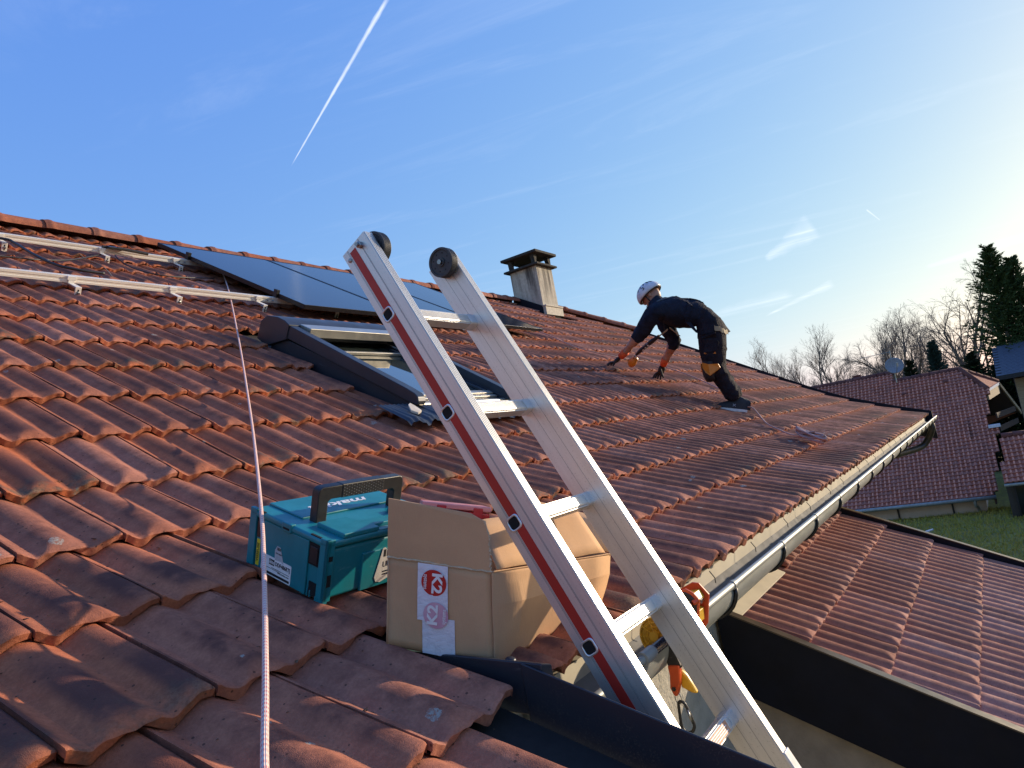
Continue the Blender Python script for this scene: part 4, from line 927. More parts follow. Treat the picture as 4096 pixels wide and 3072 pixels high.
jt['fl'] = jt['elL'].lerp(jt['wrL'], .45); jt['frr'] = jt['elR'].lerp(jt['wrR'], .45); jt['head'] = V((6.985, 2.625, 1.372))
rad = dict(pelvis=(.225, .215), waist=(.215, .205), mid=(.222, .21), chest=(.218, .205), neck=(.062, .062), head=(.05, .05), shL=(.115, .105), shR=(.115, .105), elL=(.075, .072), sl1=(.072, .070), fl=(.043, .04), wrL=(.030, .028), elR=(.075, .072), sr1=(.072, .070), frr=(.043, .04), wrR=(.030, .028),
  hiL=(.182, .182), hiR=(.17, .17), thL=(.154, .152), knL=(.110, .11), caL=(.088, .086), anL=(.078, .076), knR=(.100, .1), anR=(.078, .076))
ed = [('pelvis', 'waist', 'T'), ('waist', 'mid', 'J'), ('mid', 'chest', 'J'), ('chest', 'neck', 'J'), ('neck', 'head', 'S'), ('chest', 'shL', 'J'), ('chest', 'shR', 'J'), ('shL', 'elL', 'J'), ('elL', 'sl1', 'J'), ('sl1', 'fl', 'S'), ('fl', 'wrL', 'S'), ('shR', 'elR', 'J'), ('elR', 'sr1', 'J'), ('sr1', 'frr', 'S'), ('frr', 'wrR', 'S'),
  ('pelvis', 'hiL', 'T'), ('pelvis', 'hiR', 'T'), ('hiL', 'thL', 'T'), ('thL', 'knL', 'T'), ('knL', 'caL', 'T'), ('caL', 'anL', 'T'), ('hiR', 'knR', 'T'), ('knR', 'anR', 'T')]
def skinned(jt, rad, ed, root, name, mats, zone, sub=2):
    names = list(jt); bm = bmesh.new(); ly = bm.verts.layers.skin.verify(); vv = {}
    for n in names:
        v = bm.verts.new(jt[n]); v[ly].radius = rad[n]; v[ly].use_root = (n == root); vv[n] = v
    for e in ed: bm.edges.new((vv[e[0]], vv[e[1]]))
    me = bpy.data.meshes.new('sk'); bm.to_mesh(me); bm.free(); o = bpy.data.objects.new('sk', me); C.objects.link(o)
    s = o.modifiers.new('s', 'SKIN'); s.branch_smoothing = .6; s.use_smooth_shade = True; u = o.modifiers.new('u', 'SUBSURF'); u.levels = sub; u.render_levels = sub
    bpy.context.view_layer.update(); out_ = bpy.data.meshes.new_from_object(o.evaluated_get(bpy.context.evaluated_depsgraph_get())); bpy.data.objects.remove(o)
    out_.name = name; out_.materials.clear()
    for m in mats: out_.materials.append(m)
    for p in out_.polygons:
        c = p.center; best = None
        for e in ed:
            a, b = jt[e[0]], jt[e[1]]; t = max(0, min(1, (c-a).dot(b-a)/max(1e-9, (b-a).length_squared))); d = (c-(a+(b-a)*t)).length-.5*(rad[e[0]][0]*(1-t)+rad[e[1]][0]*t)
            if best is None or d < best[0]: best = (d, e[2])
        p.material_index = zone[best[1]]; p.use_smooth = True
    return out_
pb = V((7.1, 2.05, .05)); PI_ = Matrix.Translation(-pb)
bodym = skinned(jt, rad, ed, 'pelvis', 'person', [M_JACK, M_TROU, M_SKIN], {'J': 0, 'T': 1, 'S': 2})
# cloth folds
rgp = random.Random(2)
for v in bodym.vertices:
    n = v.normal; q = v.co; v.co = q+n*(.009*math.sin(q.z*38+q.y*21+3*math.sin(q.x*9))+.007*math.sin(q.x*60-q.z*45+q.y*30)+.006*math.sin(q.z*90+q.y*15))-pb
person = tag(link('person', bodym), 'worker in dark clothes and white helmet bending to the tiles with orange gloves', 'person'); person.location = pb
def part(mb, name, m, **k): return mb.obj(name, m, person, mat=PI_, **k)
# head: skull, jaw, nose, ear, looking down the slope ahead
FD = V((-.02, .86, -.50)).normalized(); HU = V((.02, .50, .86)).normalized(); HL = HU.cross(FD).normalized(); hc = V((6.990, 2.628, 1.385))
def ellip(mb, c, ax, rs, n=14, m=10, cut=None):
    vs = []; c = V(c)
    for j in range(m+1):
        th = PI*j/m
        for i in range(n):
            ph = 2*PI*i/n; d = (math.sin(th)*math.cos(ph), math.sin(th)*math.sin(ph), math.cos(th)); p = c.copy()
            for q in range(3): p += V(ax[q])*(d[q]*rs[q])
            vs.append(p)
    mb.add(vs, [(j*n+i, (j+1)*n+i, (j+1)*n+(i+1) % n, j*n+(i+1) % n) for j in range(m) for i in range(n)])
ax = (FD, HL, HU)
mb = MB(); ellip(mb, hc, ax, (.098, .076, .112)); ellip(mb, hc+FD*.045-HU*.062, ax, (.052, .052, .052)); ellip(mb, hc+FD*.098-HU*.012, ax, (.020, .013, .026), 8, 6); ellip(mb, hc+FD*.090-HU*.050, ax, (.012, .022, .008), 8, 6)
for s in (1, -1): ellip(mb, hc+HL*.077*s-FD*.008-HU*.010, ax, (.018, .010, .03), 8, 6)
hd_ = part(mb, 'head', M_SKIN, smooth=True)
mb = MB()
for s in (1, -1): ellip(mb, hc+FD*.088+HL*.030*s+HU*.008, ax, (.010, .012, .008), 8, 6)
mb.obj('eye', M_INK, hd_, smooth=True)
mb = MB(); ellip(mb, hc+FD*.04-HU*.072, ax, (.055, .060, .045), 10, 8); mb.obj('beard', plain('short_beard', (.05, .035, .028), rough=.9), hd_, smooth=True)
# helmet: shell with vents, brim and chin strap
mb = MB(); vs = []; n, m = 28, 10
for j in range(m+1):
    th = R(98)*j/m
    for i in range(n):
        ph = 2*PI*i/n; f = 1+.05*max(0, math.cos(ph))*(j/m)**3; vs.append(hc+HU*.022+(FD*math.cos(ph)*.126*f+HL*math.sin(ph)*.106)*math.sin(th)+HU*.110*math.cos(th))
mb.add(vs, [(j*n+i, (j+1)*n+i, (j+1)*n+(i+1) % n, j*n+(i+1) % n) for j in range(m) for i in range(n)])
hel = part(mb, 'helmet', M_HELM, smooth=True); s_ = hel.modifiers.new('t', 'SOLIDIFY'); s_.thickness = .012; s_.offset = 1
mb = MB()
for ph, th in ((80, 45), (105, 42), (130, 46), (58, 50), (92, 66), (150, 52), (-80, 45), (-105, 42)):
    d = lambda p_, t_: hc+HU*.022+(FD*math.cos(R(p_))*.128+HL*math.sin(R(p_))*.108)*math.sin(R(t_))*1.10+HU*.112*math.cos(R(t_))*1.10
    a = d(ph, th); mb.add([d(ph-5, th-9), d(ph+5, th-7), d(ph+6, th+8), d(ph-4, th+9)], [(0, 1, 2, 3)])
mb.obj('vent', M_HOLE, hel)
mb = MB(); mb.tube(smooth_path([hc+HL*.088+FD*.03+HU*.02, hc+HL*.078+FD*.03-HU*.05, hc+FD*.045-HU*.112, hc-HL*.078+FD*.03-HU*.05], 6), .006, 6); mb.obj('chin_strap', M_INK, hel)
mb = MB(); mb.tube([hc+HU*.005+(FD*math.cos(2*PI*i/28)*.129+HL*math.sin(2*PI*i/28)*.108) for i in range(28)], .007, 6, closed=True); mb.obj('rim', M_INK, hel)
# collar
mb = MB(); c0 = jt['neck']; ndir = (jt['head']-jt['chest']).normalized(); mb.lathe([(.085, -.07), (.082, -.02), (.074, .025), (.066, .025), (.06, -.05)], c0, ndir, 18); part(mb, 'collar', M_JACK, smooth=True)
# gloved hands: palm, four fingers, thumb
def glove(wr, palm, tips, thumb, name):
    mb = MB(); wr, palm = V(wr), V(palm); d = (palm-wr).normalized()
    mb.tube([wr-d*.055, wr-d*.01, wr+d*.03], [.043, .040, .036], 12, 1)
    side = (V(tips[-1])-V(tips[0])).normalized()
    ellip(mb, palm.lerp(wr, .25), (d, side, d.cross(side).normalized()), (.055, .046, .022), 12, 8)
    for i, t in enumerate(tips):
        b = palm+side*(i-1.5)*.021+d*.012; t = V(t); k = b.lerp(t, .5)+d.cross(side).normalized()*(.014 if d.cross(side).z > 0 else -.014); mb.tube(smooth_path([b-d*.02, b, k, t], 3), [.0105]*9+[.0075], 8)
    b = palm.lerp(wr, .55)+side*-.04; mb.tube(smooth_path([b, b.lerp(V(thumb), .55)+d*.008, thumb], 3), [.012]*5+[.009]*2, 8)
    return part(mb, name, [M_GLOV, M_CUFF], smooth=True)
wl = jt['wrL']; glove(wl, (7.030, 3.165, .822), [(6.985, 3.245, .792), (7.005, 3.262, .803), (7.03, 3.262, .803), (7.055, 3.245, .795)], (6.975, 3.185, .775), 'glove')
wr_ = jt['wrR']; glove(wr_, wr_+V((.035, .065, -.075)), [wr_+V((-.005, .155, -.135)), wr_+V((.025, .150, -.150)), wr_+V((.055, .135, -.158)), wr_+V((.085, .11, -.160))], wr_+V((-.02, .03, -.155)), 'glove')
# shoes standing on the tiles
def shoe(an, yaw, z0, name):
    f = V((math.cos(yaw), math.sin(yaw), .30)).normalized(); l = V((-math.sin(yaw), math.cos(yaw), 0)); u = f.cross(l).normalized()
    if u.z < 0: u = -u
    h = V((an.x, an.y, z0))-f*.075; mb = MB(); st_ = [(0, .034, .075), (.03, .040, .095), (.08, .041, .105), (.12, .042, .085), (.17, .045, .065), (.22, .043, .05), (.26, .034, .038), (.285, .015, .025)]; vs = []
    for a, w, hh in st_:
        for k in range(9):
            t = PI*k/8; vs.append(h+f*a+l*w*math.cos(t)+u*(.022+hh*1.25*math.sin(t)))
    n = 9; mb.add(vs, [(j*n+i, j*n+i+1, (j+1)*n+i+1, (j+1)*n+i) for j in range(len(st_)-1) for i in range(8)]+[tuple(range(9)), tuple(reversed(range(7*9, 8*9)))])
    sh = part(mb, name, M_GLOV, smooth=True)
    mb = MB(); ring = [(a, w) for a, w, _ in st_]; pts = [h+f*a+l*(w+.003) for a, w in ring]+[h+f*a-l*(w+.003) for a, w in reversed(ring)]
    mb.prism([p+u*-.004 for p in pts], u*.026); mb.obj('sole', M_SOLE, sh)
    mb = MB(); c = h+f*.13+l*.044+u*.055; q = h+f*.13+l*.046+u*.055
    for s1, s2 in (((-.014, -.012), (.014, .012)), ((-.014, .012), (.014, -.012))): mb.tube([q+f*s1[0]+u*s1[1], q+f*s2[0]+u*s2[1]], .0035, 5)
    mb.obj('side_mark', plain('grey_mark', (.35, .35, .38), rough=.6), sh)
    return sh
shoe(jt['anL'], R(118), .072, 'shoe'); shoe(jt['anR'], R(112), .060, 'shoe')
# knee pads
def kneepad(k, fwd, nm):
    mb = MB(); l = V((0, 0, 1)).cross(fwd).normalized(); u = fwd.cross(l).normalized(); u = u if u.z > 0 else -u; vs = []; n, m = 9, 9
    for j in range(m):
        for i in range(n):
            a = R(-72+144*i/(n-1)); b = -.13+.26*j/(m-1); r = .122*(1-.30*(abs(b)/.13)**3); vs.append(k+(fwd*math.cos(a)+l*math.sin(a))*r+u*b)
    mb.add(vs, [(j*n+i, j*n+i+1, (j+1)*n+i+1, (j+1)*n+i) for j in range(m-1) for i in range(n-1)]); kp = part(mb, nm, M_GLOV, smooth=True); s = kp.modifiers.new('t', 'SOLIDIFY'); s.thickness = .014
    # amber side wing and buckles on both sides
    for sd_ in (1, -1):
        def at_(a, b, r=.131): return k+(fwd*math.cos(R(a))+l*math.sin(R(a))*sd_)*r+u*b
        mb = MB(); q = [at_(20, .055), at_(55, .028), at_(96, .022), at_(104, -.015), at_(84, -.05), at_(58, -.085), at_(38, -.05), at_(20, 0)]
        mb.add(q, [tuple(range(8))]); w = mb.obj('side_wing', M_PAD, kp); s = w.modifiers.new('t', 'SOLIDIFY'); s.thickness = .010; s.offset = 0
        mb = MB(); mb.add([at_(42, .150, .146), at_(86, .172, .144), at_(90, .120, .144), at_(46, .130, .146)], [(0, 1, 2, 3)]); w = mb.obj('buckle', M_PAD, kp); s = w.modifiers.new('t', 'SOLIDIFY'); s.thickness = .010; s.offset = 0
    mb = MB(); mb.tube([k+u*.125+(fwd*math.cos(2*PI*i/20)+l*math.sin(2*PI*i/20))*.112 for i in range(20)], .014, 6, closed=True); mb.obj('strap', M_GLOV, kp)
kneepad(jt['knL']+V((0, 0, -.01)), V((-.45, .86, .1)).normalized(), 'knee_pad'); kneepad(jt['knR']+V((0, 0, -.01)), V((-.35, .9, .1)).normalized(), 'knee_pad')
# harness straps and lanyard
# back straps of the harness, thigh pocket and jacket hem lie on the body surface
from mathutils.bvhtree import BVHTree
bvh = BVHTree.FromPolygons([v.co+pb for v in bodym.vertices], [tuple(p.vertices) for p in bodym.polygons])
def on_body(pts, wid, name, mat, n=14, off=.006):
    P = smooth_path(pts, n); L_, Rr = [], []
    for i, p in enumerate(P):
        h = bvh.find_nearest(p); q, nn = h[0], h[1]; t = (P[min(i+1, len(P)-1)]-P[max(i-1, 0)]).normalized(); s = nn.cross(t).normalized()*wid/2; L_.append(q+nn*off-s); Rr.append(q+nn*off+s)
    mb = MB(); k = len(P); mb.add(L_+Rr, [(i, i+1, k+i+1, k+i) for i in range(k-1)]); o = part(mb, name, mat); z = o.modifiers.new('t', 'SOLIDIFY'); z.thickness = .006; return o
M_WEBD = plain('grey_webbing', (.055, .06, .07), rough=.75)
up_ = V((-.05, -.25, .28))
on_body([jt['shL']+V((.05, -.02, .14)), jt['mid']+V((-.06, -.08, .24)), jt['pelvis']+V((-.05, -.05, .25))], .042, 'harness_strap', M_WEBD)
on_body([jt['shR']+V((-.05, -.02, .14)), jt['mid']+V((.08, -.06, .24)), jt['pelvis']+V((.06, -.05, .25))], .042, 'harness_strap', M_WEBD)
on_body([jt['waist']+V((-.20, -.05, .18)), jt['waist']+V((-.28, .0, .0)), jt['waist']+V((-.20, .06, -.18))], .045, 'jacket_hem', M_JACK, off=.008)
on_body([jt['thL']+V((-.25, -.05, .10)), jt['thL']+V((-.25, -.04, -.06))], .13, 'thigh_pocket', M_TROU, 6, .007)
on_body([jt['thL']+V((-.25, -.05, .11)), jt['thL']+V((-.25, -.05, .07))], .14, 'pocket_flap', M_TROU, 4, .013)
qh = jt['hiL'].lerp(jt['thL'], .35)
on_body([qh+V((-.20, -.08, .03)), qh+V((-.10, -.22, .0)), qh+V((.06, -.24, -.02))], .045, 'thigh_strap', M_WEB, 8, .006)
lan, LI = thing('lanyard', 'black shock absorber lanyard hanging from the worker to the yellow rope grab', 'lanyard', (7.08, 2.94, .85))
mb = MB(); mb.tube([(6.885, 2.49, .992), (6.95, 2.62, .952)], .006, 6); mb.tube([(6.89, 2.50, .98), (6.96, 2.64, .945)], .004, 6); mb.obj('webbing', M_WEB, lan, mat=LI)
mb = MB(); mb.tube([(6.94, 2.61, .956), (6.975, 2.70, .930), (7.05, 2.87, .876), (7.095, 2.955, .845)], [.015, .023, .023, .014], 6); mb.obj('absorber', M_INK, lan, mat=LI)
mb = MB()
for t in (.25, .4, .55): mb.lathe([(.0245, -.008), (.0245, .008)], V((6.975, 2.70, .930)).lerp(V((7.095, 2.955, .845)), t), (.12, .255, -.085), 6)
mb.obj('white_print', M_PAPER, lan, mat=LI)
mb = MB(); mb.prism([(6.87, 2.46, 1.0), (6.885, 2.475, 1.0), (6.925, 2.40, .90), (6.91, 2.385, .895)], (.004, 0, .004)); mb.obj('loose_strap', M_WEB, lan, mat=LI)
mb = MB(); mb.tube([(6.85, 2.50, 1.09), (6.88, 2.52, 1.02), (6.90, 2.53, .985)], .003, 5); mb.obj('cord', M_INK, lan, mat=LI)
gb, GI = thing('rope_grab', 'small amber rope grab hanging on the safety line between the gloves', 'rope grab', (7.17, 3.04, .79))
mb = MB(); mb.tube(smooth_path([(7.10, 2.97, .84), (7.12, 3.0, .825), (7.16, 3.03, .800)], 3), .006, 6); mb.obj('link', M_BOLT, gb, mat=GI)
mb = MB(); ellip(mb, (7.17, 3.045, .790), ((.5, .8, -.2), (-.8, .5, 0), (.1, .1, 1)), (.072, .042, .055), 9, 6); ellip(mb, (7.16, 3.00, .805), ((.5, .8, -.2), (-.8, .5, 0), (.1, .1, 1)), (.035, .030, .025), 8, 5); mb.obj('grab_body', M_PAD, gb, mat=GI)
# ------------------------------------------------------------------ ground and lawn
GZ0 = -4.72
mt = MT('lawn'); a_ = mt.noise(1.2, 6, .65); b_ = mt.noise(9, 5, .7); 
mt.col(mt.mix(mt.ramp(b_, .35, .7), mt.mix(mt.ramp(a_, .3, .7), (.34, .29, .042), (.21, .19, .030)), (.17, .13, .05))).rough(.95).bump(b_, .8, .06); M_LAWN = mt.m
mb = MB(); gx = [-200, -40, -10, 4, 10, 16, 22, 26, 30, 34, 40, 50, 70, 120, 400, 1500]; gy = [-1500, -300, -80, -30, -14, -8, -4, 0, 4, 8, 14, 24, 50, 120, 400, 1500]
vs = [(x, y, GZ0+(0 if x < 40 else -.02*(min(x, 200)-40))) for y in gy for x in gx]; n = len(gx)
mb.add(vs, [(j*n+i, j*n+i+1, (j+1)*n+i+1, (j+1)*n+i) for j in range(len(gy)-1) for i in range(n-1)]); tag(mb.obj('ground', M_LAWN), kind='structure')
rgg = random.Random(9); vs, fs = [], []
for i in range(26000):
    x = 16+rgg.random()**.8*15; y = rgg.uniform(-4.5, 6.5); h = rgg.uniform(.04, .12); a = rgg.uniform(0, 6.28); w = .02; b = len(vs); dx, dy = math.cos(a)*w, math.sin(a)*w; lx, ly = rgg.uniform(-.03, .03), rgg.uniform(-.03, .03)
    vs += [(x-dx, y-dy, GZ0), (x+dx, y+dy, GZ0), (x+lx, y+ly, GZ0+h)]; fs.append((b, b+1, b+2))
mb = MB(); mb.add(vs, fs); tag(mb.obj('grass', plain('grass_blade', (.30, .28, .036), (.38, .29, .06), scale=1.5, rough=.8)), 'short tufty grass of the neighbour lawn', 'grass', kind='stuff')
mb = MB(); mb.tube([(26.0, 2.92, -4.57), (26.8, 2.44, -4.55)], .035, 10); tag(mb.obj('white_pipe', plain('white_pvc', (.8, .8, .8), rough=.4), smooth=True), 'white plastic pipe lying on the neighbour lawn', 'pipe')
# ------------------------------------------------------------------ neighbour house
NP = R(42); NTAN = math.tan(NP); NXE, NZE = 30.0, -4.13
def nz_(x): return NZE+(x-NXE)*NTAN
M_NT = tile_material('plum_tile', (.38, .125, .078), (.30, .096, .064), (.72, .32, .22), lich=.1, dirt_or_highlight=.95)  # pale crest colour: highlights along the humps are painted in
neigh = tag(empty('neighbour_house', (33, 2.5, GZ0)), 'neighbouring house with steep plum red tile roof and clipped gable', 'house'); NI = Matrix.Translation((-33, -2.5, -GZ0))
NW, NG = .150, .178
def ntile(nx):
    vs, fs, ah, aa = [], [], [], []; ys = [0, .012, .21]
    for y in ys:
        for i in range(nx+1):
            s = i/nx; h = .5-.5*math.cos(2*PI*min(1, max(0, (s-.25)/.75))) if s > .25 else 0
            vs.append((s*NW, y, .044*(1-y/NG)+.040*h-(.004 if y == 0 else 0))); ah.append(h); aa.append(.3)
    n = nx+1
    for j in range(2):
        for i in range(nx): fs.append((j*n+i, j*n+i+1, (j+1)*n+i+1, (j+1)*n+i))
    b = len(vs)
    for i in range(n): q = vs[i]; vs.append((q[0], .002, q[2]-.050)); ah.append(0); aa.append(0)
    for i in range(nx): fs.append((b+i, b+i+1, i+1, i))
    me = bpy.data.meshes.new('roof_tile'); me.from_pydata(vs, [], fs)
    for q, d in (('hump', ah), ('along', aa)): me.attributes.new(q, 'FLOAT', 'POINT').data.foreach_set('value', d)
    me.materials.append(M_NT); me.update(); sharp(me, 50); return me
def nroof(name, y_lo, y_hi, xe, ze, slope_len, keepf, limit, parent, par_inv):
    """roof plane facing -X: eave along Y at (xe, ze)"""
    d = V((math.cos(NP), 0, math.sin(NP))); nrm = V((-math.sin(NP), 0, math.cos(NP)))
    mb = MB(); e0 = V((xe, 0, ze))-nrm*.02
    slots = []; rows = int(slope_len/NG)
    for r in range(rows):
        for c in range(int((y_hi-y_lo)/NW)+1):
            y = y_hi-c*NW; p = V((xe, y, ze))+d*(r*NG)
            if not keepf(y-NW/2, r*NG+NG/2): continue
            slots.append((Matrix(((0, d.x, nrm.x, p.x), (-1, 0, 0, p.y), (0, d.z, nrm.z, p.z), (0, 0, 0, 1))), 1))
    # deck: strips following the outline
    for r in range(rows):
        ys = [y_hi-(c+.5)*NW for c in range(int((y_hi-y_lo)/NW)+1) if keepf(y_hi-(c+.5)*NW, r*NG+NG/2)]
        if not ys: continue
        a, b = e0+d*(r*NG), e0+d*((r+1)*NG+.03); mb.add([(a.x, min(ys)-.07, a.z), (b.x, min(ys)-.07, b.z), (b.x, max(ys)+.07, b.z), (a.x, max(ys)+.07, a.z)], [(0, 1, 2, 3)])
    deck = mb.obj(name, M_UNDER, parent, mat=par_inv); nm = ntile(8); fm = ntile(6)
    lay_tiles(slots, [nm], fm, deck, limit, 'far_tiles'); bpy.data.meshes.remove(fm); return deck
SLEN = 4.51/math.sin(NP)
def nkeep(y, s):
    x = NXE+s*math.cos(NP)
    if s > SLEN and not (3.33 < y < 7.0): return False
    if s > SLEN+.55: return False
    lo = .03+.60*(1-s/3.3)*.98 if s < 3.2 else (.25 if s < 3.35 else .12+(.0 if s < 5.2 else (s-5.2)*.52))
    if s >= 3.25: lo = .36-.26*(s-3.25)/2.0 if s < 5.25 else .10+(s-5.25)*.62
    return y > lo
nr = nroof('roof', -.1, 11.0, NXE, NZE, SLEN+.6, nkeep, 300, neigh, NI)
def nadd(mb, name, m, **k): return mb.obj(name, m, neigh, mat=NI, **k)
M_WALLN = plain('pink_beige_render', (.55, .44, .35), (.48, .39, .31), scale=4, rough=.9)
M_WOODD = plain('dark_timber', (.055, .028, .018), (.035, .018, .012), scale=6, rough=.8, stretch=(8, 1, 1)); M_WOODL = plain('light_timber', (.42, .30, .17), (.32, .22, .12), scale=5, rough=.75, stretch=(1, 1, 9))
mb = MB(); mb.box((30.55, .95, GZ0), (40, 12, -4.2)); nadd(mb, 'wall', M_WALLN)
for y in (1.95, 3.72):
    mb = MB(); mb.box((30.50, y, GZ0-.1), (30.549, y+.06, -4.2)); nadd(mb, 'wall_joint', M_INK)
mb = MB(); mb.tube([(29.93, .60, NZE-.05), (29.93, 11, NZE-.05)], .07, 10); nadd(mb, 'gutter', M_ZINC, smooth=True)
mb = MB(); mb.tube(smooth_path([(29.95, 1.25, NZE-.1), (30.05, 1.25, NZE-.3), (30.45, 1.2, NZE-.55), (30.45, 1.2, NZE-1.9)], 5), .05, 8); nadd(mb, 'downpipe', M_ZINC, smooth=True)
mb = MB(); mb.prism([(30.0, .62, NZE-.02), (30.0, .62, NZE-.30), (30.9, .62, NZE-.30), (30.9, .62, nz_(30.9)-.05)], (0, .06, 0)); nadd(mb, 'barge_board', M_WOODD)
# ridges
M_NR = tile_material('plum_ridge', (.17, .065, .055), (.12, .048, .045), (.06, .03, .03), lich=.1)
def caps(a, b, r, parent=neigh):
    a, b = V(a), V(b); n = max(1, int((b-a).length/.32)); u = (b-a).normalized()
    for i in range(n):
        mb = MB(); p = a.lerp(b, i/n); q = a.lerp(b, (i+1.08)/n); mb.tube([p, p+u*.03, q], [r*1.12, r, r*.92], 8); o = nadd(mb, 'ridge_cap', M_NR, smooth=True)
        for nm_ in ('hump', 'along'): o.data.attributes.new(nm_, 'FLOAT', 'POINT').data.foreach_set('value', [.4]*len(o.data.vertices))
rx_, rz_ = NXE+SLEN*math.cos(NP), NZE+4.51
caps((rx_, 3.33, rz_), (rx_, .90, rz_+.02), .11); caps((rx_, .88, rz_), (33.95, .12, -.56), .11); caps((rx_+.42, 11, rz_+.39), (rx_+.42, 3.3, rz_+.39), .11)
# clipped gable: small hip face, timber gable under it
mb = MB(); mb.add([(rx_, .88, rz_), (33.95, .10, -.56), (36.05, -.33, -.40)], [(0, 1, 2)]); o = nadd(mb, 'hip_face', M_NT); s = o.modifiers.new('t', 'SOLIDIFY'); s.thickness = .08
caps((rx_, .86, rz_), (36.0, -.28, -.36), .09)
mb = MB(); mb.prism([(33.9, .09, -.60), (33.9, .09, -.69), (36.05, -.34, -.52), (36.05, -.34, -.42)], (0, .06, 0)); nadd(mb, 'metal_edge', plain('white_metal', (.7, .72, .76), rough=.4))
mb = MB(); mb.prism([(33.9, .12, -.695), (33.9, .12, -1.0), (35.9, -.28, -.86), (36.05, -.31, -.53)], (0, .06, 0)); nadd(mb, 'board', M_WOODL)
mb = MB(); mb.add([(32.0, .95, -4.2), (32.0, .95, -2.2), (35.0, .95, .2), (37.4, .95, -1.6), (37.4, .95, -4.2)], [(0, 1, 2, 3, 4)]); nadd(mb, 'gable', plain('shaded_timber', (.014, .009, .007), rough=.9))  # near-black gable: the overhang's shadow is put into the colour
mb = MB(); mb.prism([(33.95, .14, -.70), (36.0, -.28, -.52), (37.0, -.78, -1.80), (37.2, 1.0, -1.75), (35.0, 1.0, -.45)], (0, 0, .03)); nadd(mb, 'soffit_boards', M_WOODD)
mb = MB(); mb.prism([(36.0, -.36, -.60), (36.0, -.36, -.44), (37.0, -.86, -1.72), (37.0, -.86, -1.90)], (.06, .05, 0)); nadd(mb, 'barge_board', M_WOODL)
mb = MB(); mb.prism([(36.05, -.34, -.45), (37.1, -.84, -1.76), (39.5, 3, -3.0), (36.1, 3, -.5)], (.03, 0, .05)); nadd(mb, 'far_slope', M_NT)
for z in (-1.6, -2.1):
    mb = MB(); mb.prism([(33.0, .0, z-.1), (33.0, .0, z+.1), (36.6, -.68, z+.1), (36.6, -.68, z-.1)], (0, .05, 0)); nadd(mb, 'beam', M_WOODD)
mb = MB(); mb.box((32.2, -.02, -1.98), (32.7, .36, -1.88)); nadd(mb, 'metal_edge', plain('white_metal2', (.62, .66, .72), rough=.4))
# attic gable of the upper block, chimney stack
mb = MB(); mb.add([(rx_+.02, 3.30, rz_+.0), (rx_+.42, 3.28, rz_+.36), (rx_+.95, 3.28, rz_-.1), (rx_+.5, 3.28, rz_-.1)], [(0, 1, 2, 3)]); nadd(mb, 'attic_gable', M_WOODD)
mb = MB(); mb.prism([(rx_+.42, 3.2, rz_+.42), (rx_+.48, 3.2, rz_+.36), (rx_+1.3, 3.2, rz_-.35), (rx_+1.2, 3.2, rz_-.35)], (0, .06, 0)); nadd(mb, 'barge_board', M_WOODL)
mb = MB(); mb.box((35.5, 4.62, .45), (35.85, 4.92, .92)); mb.box((35.48, 4.60, .92), (35.87, 4.94, .97)); nadd(mb, 'chimney', plain('red_brick_stack', (.20, .06, .05), rough=.9), bevel=.02)
for y, s in ((5.0, 4.9), (3.0, 5.8), (1.45, 6.1)):
    mb = MB(); p = V((NXE+s*math.cos(NP), y, NZE+s*math.sin(NP))); ellip(mb, p+V((-.03, 0, .05)), ((1, 0, 0), (0, 1, 0), (0, 0, 1)), (.09, .09, .06), 8, 5); o = nadd(mb, 'vent_tile', M_NR, smooth=True)
# right wing, lower roof towards the viewer
wing = tag(empty('garden_wing', (29.5, -.6, GZ0)), 'low wing with plum tile roof at the right picture edge', 'outbuilding'); WI = Matrix.Translation((-29.5, .6, -GZ0))
wx, wz = 28.3, -3.55
wr2 = nroof('roof', -3.2, .26, wx, wz, 2.05, lambda y, s: y < .22+.02*s and y < .30-.13*s, 120, wing, WI)
mb = MB(); mb.tube([(28.25, .28, wz-.06), (28.25, -3.2, wz-.06)], .05, 8); mb.obj('gutter', M_ZINC, wing, smooth=True, mat=WI)
for i in range(10):
    mb = MB(); p = wx+2.05*math.cos(NP); zt_ = wz+2.05*math.sin(NP); mb.tube([(p, .04-i*.33, zt_+.03), (p, .01-(i+1)*.33, zt_+.03)], [.10, .085], 8); o = mb.obj('ridge_cap', M_NR, wing, smooth=True, mat=WI)
mb = MB(); mb.box((28.7, -3.2, GZ0), (31, .25, wz+.1)); mb.obj('wall', plain('dark_brown_wood', (.06, .05, .04), (.045, .038, .03), rough=.9), wing, mat=WI)  # wall in a dark brown wood tone
mb = MB(); mb.box((28.64, -3.0, -5.4), (28.69, .05, -3.75)); mb.obj('dark_glazing', MT('dim_glass').col((.012, .016, .02)).rough(.08).m, wing, mat=WI)
for y in (-.42, .0, -.95):
    mb = MB(); mb.box((28.60, y, -5.5), (28.635, y+.05, -3.7)); mb.obj('post', M_INK, wing, mat=WI)
wp = tag(empty('log_stack', (28.2, -.45, GZ0)), 'stack of grey split logs under the low wing', 'log stack')
rgl = random.Random(4)
for r in range(4):
    for c in range(9):
        mb = MB(); y = .25-c*.17-(r % 2)*.08; z = .10+r*.13; mb.tube([(-.25+rgl.uniform(-.04, .04), y, z), (.30, y+rgl.uniform(-.02, .02), z)], rgl.uniform(.055, .075), 7); mb.obj('log', plain('grey_log', (.16, .14, .12), (.10, .09, .08), scale=8, rough=.9) if r+c == 0 else bpy.data.materials['grey_log'], wp)
mb = MB(); mb.box((-.2, -1.4, -.05), (.3, .35, .03)); mb.obj('plinth', M_INK, wp)
